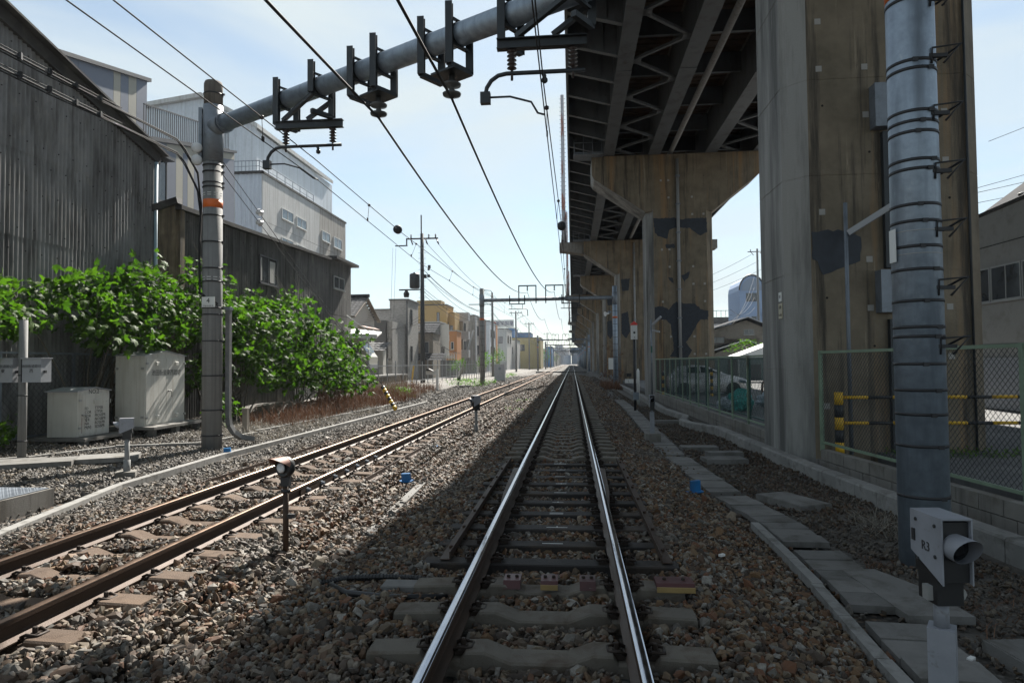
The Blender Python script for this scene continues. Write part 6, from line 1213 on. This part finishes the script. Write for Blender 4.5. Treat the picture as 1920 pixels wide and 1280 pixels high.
bag('crumpled teal rubbish bag behind the green fence', (5.65, 23, .2), (.42, .35, .36), M['teal'], 1); bag('pale translucent rubbish bag left of the teal one', (5.25, 23.1, .08), (.32, .3, .26), M['clearbag'], 2); bag('pale blue net covered rubbish heap right of the teal bag, by the pier', (7.3, 25, .12), (.55, .45, .33), M['clearbag'], 3)
t = thing('bollard_stop', 'rusty brown curved bollard in the street right of the car', 'bollard', (8.6, 30, -.15)); obj('hoop', MB().tube([(8.3, 30, -.15), (8.3, 30, .5), (8.36, 30, .62), (8.48, 30, .62), (8.54, 30, .5), (8.54, 30, -.15)], .05, 8), M['rustroof'], t)
t = thing('wheel_stop', 'low white parking block on the street behind the fence', 'parking block', (6.6, 19.6, -.15)); obj('block', MB().bbox(6.2, 7.0, 19.5, 19.7, -.15, -.03, .02), M['white'], t)
# ---------------------------------------------------------------- vegetation
def leaf_mat(name, c1, c2, tr=.42, rough=.62, tc_=(1.2, 1.75, .4)):
    m, n, b = newmat(name); L = n.links.new; g = N(n, 'NewGeometry'); oi = N(n, 'ObjectInfo')
    c = mix(n, g.outputs['Random Per Island'], c1, c2); L(c, b.inputs['Base Color']); b.inputs['Roughness'].default_value = rough; b.inputs['Specular IOR Level'].default_value = .28
    t = N(n, 'BsdfTranslucent'); tcol = mix(n, 1.0, c, tc_, 'MULTIPLY'); L(tcol, t.inputs['Color']); ms = N(n, 'MixShader'); ms.inputs[0].default_value = tr
    out = [q for q in n.nodes if q.type == 'OUTPUT_MATERIAL'][0]; L(b.outputs[0], ms.inputs[1]); L(t.outputs[0], ms.inputs[2]); L(ms.outputs[0], out.inputs[0]); return m
M['leaf'] = leaf_mat('fig_leaf', (.026, .055, .012), (.075, .125, .024)); M['leaf2'] = leaf_mat('weed_leaf', (.06, .11, .02), (.1, .165, .03)); M['leafd'] = leaf_mat('shrub_leaf', (.035, .08, .02), (.07, .13, .03))
M['dry'] = leaf_mat('dry_stalk', (.075, .034, .02), (.17, .1, .065), .15, .8, (1, .9, .8)); M['straw'] = leaf_mat('pale_straw', (.16, .145, .12), (.3, .275, .23), .15, .8, (1, .95, .9)); M['bark'] = mat('grey_bark', (.13, .115, .09), .85)
# a lobed fig leaf in its own plane, stem at the origin, blade towards +x
FL = [(0, 0, 0), (.12, -.22, -.02), (.02, -.42, -.08), (.3, -.3, -.02), (.5, -.5, -.1), (.55, -.2, .01), (.8, -.16, -.02), (1.0, 0, -.12), (.8, .16, -.02), (.55, .2, .01), (.5, .5, -.1), (.3, .3, -.02), (.02, .42, -.08), (.12, .22, -.02), (.4, 0, .05)]
FLF = [(0, i, i+1) for i in ()]+[(14, i, i+1) for i in range(1, 13)]+[(14, 13, 0), (14, 0, 1)]
FLV = np.array(FL)
SL = np.array([(0, 0, 0), (.35, -.2, .03), (.75, -.16, .0), (1, 0, -.08), (.75, .16, 0), (.35, .2, .03)]); SLF = [(0, 1, 2, 3), (0, 3, 4, 5)]
def rot_from(d, nrm):
    x = d/np.linalg.norm(d); z = nrm-x*nrm.dot(x); z /= np.linalg.norm(z)+1e-9; return np.stack([x, np.cross(z, x), z], 1)
def foliage(blobs, n, size, seed, shape='fig', up=.55):
    rr = np.random.default_rng(seed); LV, LF = (FLV, FLF) if shape == 'fig' else (SL, SLF); T = []
    wts = np.array([b[3]*b[4]*b[5] for b in blobs])**.67; wts /= wts.sum()
    while len(T) < n:
        bb_ = blobs[rr.choice(len(blobs), p=wts)]; d = rr.normal(size=3); d /= np.linalg.norm(d)
        if d[2] < -.5: continue
        r_ = rr.uniform(.5, 1.04)**.6*(1+.22*math.sin(5*d[0]+3*d[1]+bb_[0])+.17*math.sin(9*d[1]-7*d[2]+bb_[1]))*(1.22 if rr.random() < .05 else 1); c = np.array(bb_[:3])+d*np.array(bb_[3:6])*r_
        for _ in range(rr.integers(3, 7)):   # a shoot carries several leaves
            p = c+rr.normal(0, size*.55, 3); dr = d*.7+rr.normal(0, .6, 3); dr[2] -= .4; nn = np.array([0, 0, 1.0])*up+rr.normal(0, .55, 3)+d*.4
            T.append((p, rot_from(dr, nn)*size*rr.choice([.45, .7, .9, 1.15, 1.35])*rr.uniform(.85, 1.1)))
    return T, LV, LF
def leaves_mesh(name, T, LV, LF, m_):
    k = len(LV); V = np.concatenate([LV @ A.T+p for p, A in T]); F = [tuple(i*k+q for q in f) for i in range(len(T)) for f in LF]
    me = bpy.data.meshes.new(name); me.from_pydata([tuple(v) for v in V], [], F); me.materials.append(m_); return me
def twigs(base, blobs, n, r, seed):
    rr = np.random.default_rng(seed); b = MB()
    for _ in range(n):
        bb_ = blobs[rr.integers(len(blobs))]; e = np.array(bb_[:3])+rr.normal(0, .38, 3)*np.array(bb_[3:6]); s = np.array(base[rr.integers(len(base))])+rr.normal(0, .12, 3)*np.array([1, 1, 0]); m1 = (s+e)/2+rr.normal(0, .25, 3)
        b.tube([s, m1, e, e+(e-m1)*.4], [r, r*.7, r*.4, r*.12], 5, False)
    return b
def bush(label, blobs, n, size, seed, base, m_='leaf', shape='fig', nl=70, group='fig bushes along the dark sheds', cat='bush', name='fig_bush', ntw=30, up=.55):
    t = thing(name, label, cat, (*base[0][:2], base[0][2]), group); T, LV, LF = foliage(blobs, n, size, seed, shape, up)
    T.sort(key=lambda q: q[0][0]**2*.6+q[0][1]**2-3*q[0][0])
    if nl:
        lm = bpy.data.meshes.new('leaf'); lm.from_pydata([tuple(v) for v in LV], [], LF); lm.materials.append(M[m_])
        st = T[:nl*4:4]; ids = set(id(q) for q in st); T = [q for q in T if id(q) not in ids]
        for p, A in st:
            o = put('leaf', lm, t); s = float(np.linalg.norm(A[:, 0])); o.matrix_basis = Matrix.Translation(Vector(p)) @ Matrix((A/s).tolist()).to_4x4() @ Matrix.Scale(s, 4)
    put('foliage', leaves_mesh('foliage', T, LV, LF, M[m_]), t, kind='stuff'); obj('branches', twigs(base, blobs, ntw, .03, seed+1), M['bark'], t, kind='stuff'); return t
bush('leafy fig bush at the left edge above the grey boxes', [(-12.3, 9.6, 2.5, .9, 1.2, .6), (-12.2, 12.2, 2.55, 1.0, 1.3, .75), (-11.9, 11.4, 2.0, .7, .9, .4)], 1250, .23, 11, [(-12.6, 11, -.2), (-12.7, 12, -.2)])
bush('tall fig bush spreading over the tall double-door cabinet', [(-12.2, 15.2, 2.9, 1.0, 1.6, .95), (-12.0, 17.6, 3.1, 1.1, 1.5, 1.2), (-11.7, 16.5, 2.35, .9, 1.6, .6), (-12.4, 18.2, 3.8, .6, .8, .6)], 2100, .22, 12, [(-12.6, 16, -.2), (-12.8, 17.5, -.2)])
bush('fig bush filling the gap just behind the left pole', [(-11.6, 20.3, 3.0, 1.1, 1.5, 1.45), (-11.3, 22.2, 2.6, 1.2, 1.4, 1.3), (-11.2, 21, 1.4, 1.1, 2, 1.1), (-11.8, 20.5, 4.5, .5, .7, .35), (-11.3, 23.3, 3.6, .5, .8, .4)], 2900, .21, 13, [(-11.8, 20.5, -.2), (-11.5, 22, -.2)])
bush('broad sunlit fig bush right of the left pole, sloping down to the dead grass', [(-11.0, 24.8, 2.5, 1.4, 1.5, 1.5), (-10.6, 26.9, 2.0, 1.5, 1.7, 1.5), (-10.7, 28.8, 1.5, 1.4, 1.7, 1.3), (-11.1, 30.2, .8, .8, .9, .7), (-10.3, 25.2, 1.2, 1.4, 1.8, 1.0), (-11.2, 26.0, 4.2, .45, .8, .3), (-10.3, 28, .8, 1.2, 1.6, .8)], 4000, .21, 14, [(-11, 25.5, -.2), (-11, 28, -.2), (-10.8, 30, -.2)])
bush('small low green shrub at the foot of the tall cabinet', [(-10.4, 18.9, .25, .4, .6, .4)], 110, .17, 15, [(-10.4, 18.9, -.3)], nl=0, ntw=5); bush('green sprigs low behind the post at the left edge', [(-12.0, 12.6, .25, .4, .5, .3)], 90, .16, 16, [(-12, 12.6, -.3)], nl=0, ntw=4)
def grass(name, label, cat, areas, m_, h, w_, seed, lean=.5, kinds=None, group=None):
    rr = np.random.default_rng(seed); V = []; F = []
    for x0, x1, y0, y1, n in areas:
        for _ in range(n):
            x = rr.uniform(x0, x1); y = rr.uniform(y0, y1)
            if x0 < x < x1: 
                hh = h*rr.lognormal(0, .35); a = rr.uniform(0, 6.28); l = np.array([math.cos(a), math.sin(a), 0])*lean*hh*rr.uniform(.2, 1.3); q = rr.uniform(0, 3.14); d = np.array([math.cos(q), math.sin(q), 0])*w_/2; b_ = np.array([x, y, float(hz(x, y))-.02]); up = np.array([0, 0, hh]); k = len(V)
                V += [b_-d, b_+d, b_+l*.35+up*.6+d*.7, b_+l*.35+up*.6-d*.7, b_+l+up*.9]; F += [(k, k+1, k+2, k+3), (k+3, k+2, k+4)]
    me = bpy.data.meshes.new(name); me.from_pydata([tuple(v) for v in V], [], F); me.materials.append(M[m_]); o = put(name, me, kind='stuff'); o['label'] = label; o['category'] = cat
    if group: o['group'] = group
    return o
grass('dead_grass', 'reddish brown dead grass at the foot of the broad bush', 'grass', [(-9.9, -8.2, 19, 26, 1500), (-10.6, -8.0, 26, 35, 2600), (-11, -8.6, 35, 44, 1200)], 'dry', .42, .02, 21, .5)
grass('dry_twigs', 'pale dry stalks lying tangled near the foot of the left pole', 'dry grass', [(-9.8, -7.4, 15.4, 20, 1100), (-9.2, -7.4, 20, 27, 700), (-9.6, -8.2, 27, 40, 500)], 'straw', .2, .012, 22, 1.9)
grass('dry_tuft', 'straw coloured dry tuft against the kerb near the right pole', 'dry grass', [(3.35, 4.0, 7.7, 8.6, 260)], 'straw', .17, .008, 23, 2.2); grass('dry_tuft', 'small rusty dry tufts scattered over the dirt on the right', 'dry grass', [(2.75, 2.95, 6.5, 6.7, 45), (2.9, 3.7, 8.8, 9.6, 90), (3.2, 3.9, 12, 15, 160), (2.9, 3.8, 9.8, 11.5, 120), (2.9, 3.9, 5, 6, 110)], 'dry', .08, .008, 24, 2.0)
for lab_, a, h in (('green weeds spreading by the second gantry foot', [(-10.0, -7.0, 50, 62, 1500)], .45), ('small green weeds between the tracks', [(-3.0, -1.9, 25, 27.5, 180), (-2.7, -1.9, 30, 32, 120)], .12), ('green weeds at the end of the bushes near the striped guard', [(-9.6, -8.4, 32, 36, 500)], .55), ('low weeds further along the left fence', [(-9.2, -7.9, 75, 84, 600), (-9.4, -8.2, 92, 100, 500)], .4), ('green weeds at the foot of the nearest pier', [(5.6, 8.2, 12.0, 12.75, 700)], .16), ('yellow green plants behind the parked car', [(8.6, 10.4, 39, 41, 300)], .5)):
    rr = np.random.default_rng(len(lab_)); T = []
    for x0, x1, y0, y1, n in a:
        for _ in range(n):
            x, y = rr.uniform(x0, x1), rr.uniform(y0, y1)
            if math.sin(x*2.1+y*1.3)+math.sin(y*2.2-x) < -.3: continue
            z = (float(hz(x, y)) if x < 4.5 else -.15)+rr.uniform(0, h)**1.2; T.append((np.array([x, y, z]), rot_from(rr.normal(size=3), np.array([0, 0, 1.])+rr.normal(0, .4, 3))*rr.uniform(.5, 1.1)*(.16 if y > 40 else .07 if h < .2 else .13)))
    o = put('weeds', leaves_mesh('weeds', T, SL, SLF, M['leaf2']), kind='stuff'); o['label'] = lab_; o['category'] = 'weeds'
def smalltree(label, x, y, z, h, w_, n, seed, m_='leafd', name='tree', cat='tree', group=None, size=.2):
    t = thing(name, label, cat, (x, y, -.3), group); rr = np.random.default_rng(seed); bl = [(x+rr.uniform(-.4, .4)*w_, y+rr.uniform(-.4, .4)*w_, z+h*(.45+.4*rr.random()), w_*.5*rr.uniform(.7, 1.1), w_*.5, h*.28) for _ in range(6)]
    T, LV, LF = foliage(bl, n, size, seed, 'simple'); put('crown', leaves_mesh('crown', T, LV, LF, M[m_]), t, kind='stuff'); b = MB().tube([(x, y, -.3), (x+.05, y, z+h*.4), (x, y, z+h*.8)], [.1, .07, .03], 6); o = obj('trunk', b, M['bark'], t); return t
smalltree('small bright green tree behind the fence, left of the slim dark pole', -10.6, 78, .2, 2.6, 1.6, 500, 31, 'leaf2', group='small trees by the far fence'); smalltree('second bright green tree by the far fence', -12.6, 72, .2, 1.8, 1.3, 350, 32, 'leaf2', group='small trees by the far fence'); smalltree('light green tree beside the slim dark pole', -10.9, 98, .1, 3.4, 1.8, 600, 33, 'leaf2', group='small trees by the far fence')
smalltree('green shrub peeking over the white canopy roof', 17, 66, 1.5, 2.0, 2.4, 400, 34, 'leaf2')
for k in range(5): smalltree('dark tree in the hazy far row left of the vanishing point', -10.4-R.uniform(0, 2), 250+k*26, 0, 6.5, 5, 500, 40+k, 'leafd', group='far trees on the left', size=.5)
t = thing('dry_climber', 'brown dried creeper hanging against the pier beyond the second gantry', 'climbing plant', (3.5, 60, -.4)); T, LV, LF = foliage([(3.6, 59.5, 1.6, .7, .8, 1.8), (3.4, 58.5, .4, .9, 1.5, .7)], 900, .14, 51, 'simple', .2); put('foliage', leaves_mesh('foliage', T, LV, LF, M['dry']), t, kind='stuff')
grass('dead_grass', 'brown dead grass under the dried creeper', 'grass', [(2.3, 3.6, 48, 58, 1100)], 'dry', .4, .03, 55, .5)
grass('thin_grass', 'yellowing tall grass by the fence beyond the bushes', 'grass', [(-11.2, -10.0, 34, 40, 700)], 'straw', .5, .02, 56, .3)
# ---------------------------------------------------------------- haze
mh = bpy.data.materials.new('thin_haze'); mh.use_nodes = True; n = mh.node_tree; n.nodes.clear(); o = n.nodes.new('ShaderNodeOutputMaterial'); pv = n.nodes.new('ShaderNodeVolumePrincipled')
pv.inputs['Color'].default_value = (.86, .92, 1, 1); pv.inputs['Density'].default_value = .0002; pv.inputs['Anisotropy'].default_value = .3; n.links.new(pv.outputs[0], o.inputs['Volume'])
obj('haze', MB().box(-1600, 1600, -1600, 1900, -2, 32), mh, kind='stuff')
print('OBJECTS', len(sc.objects), 'TRIS', sum(len(m.loop_triangles) or len(m.polygons) for m in bpy.data.meshes))
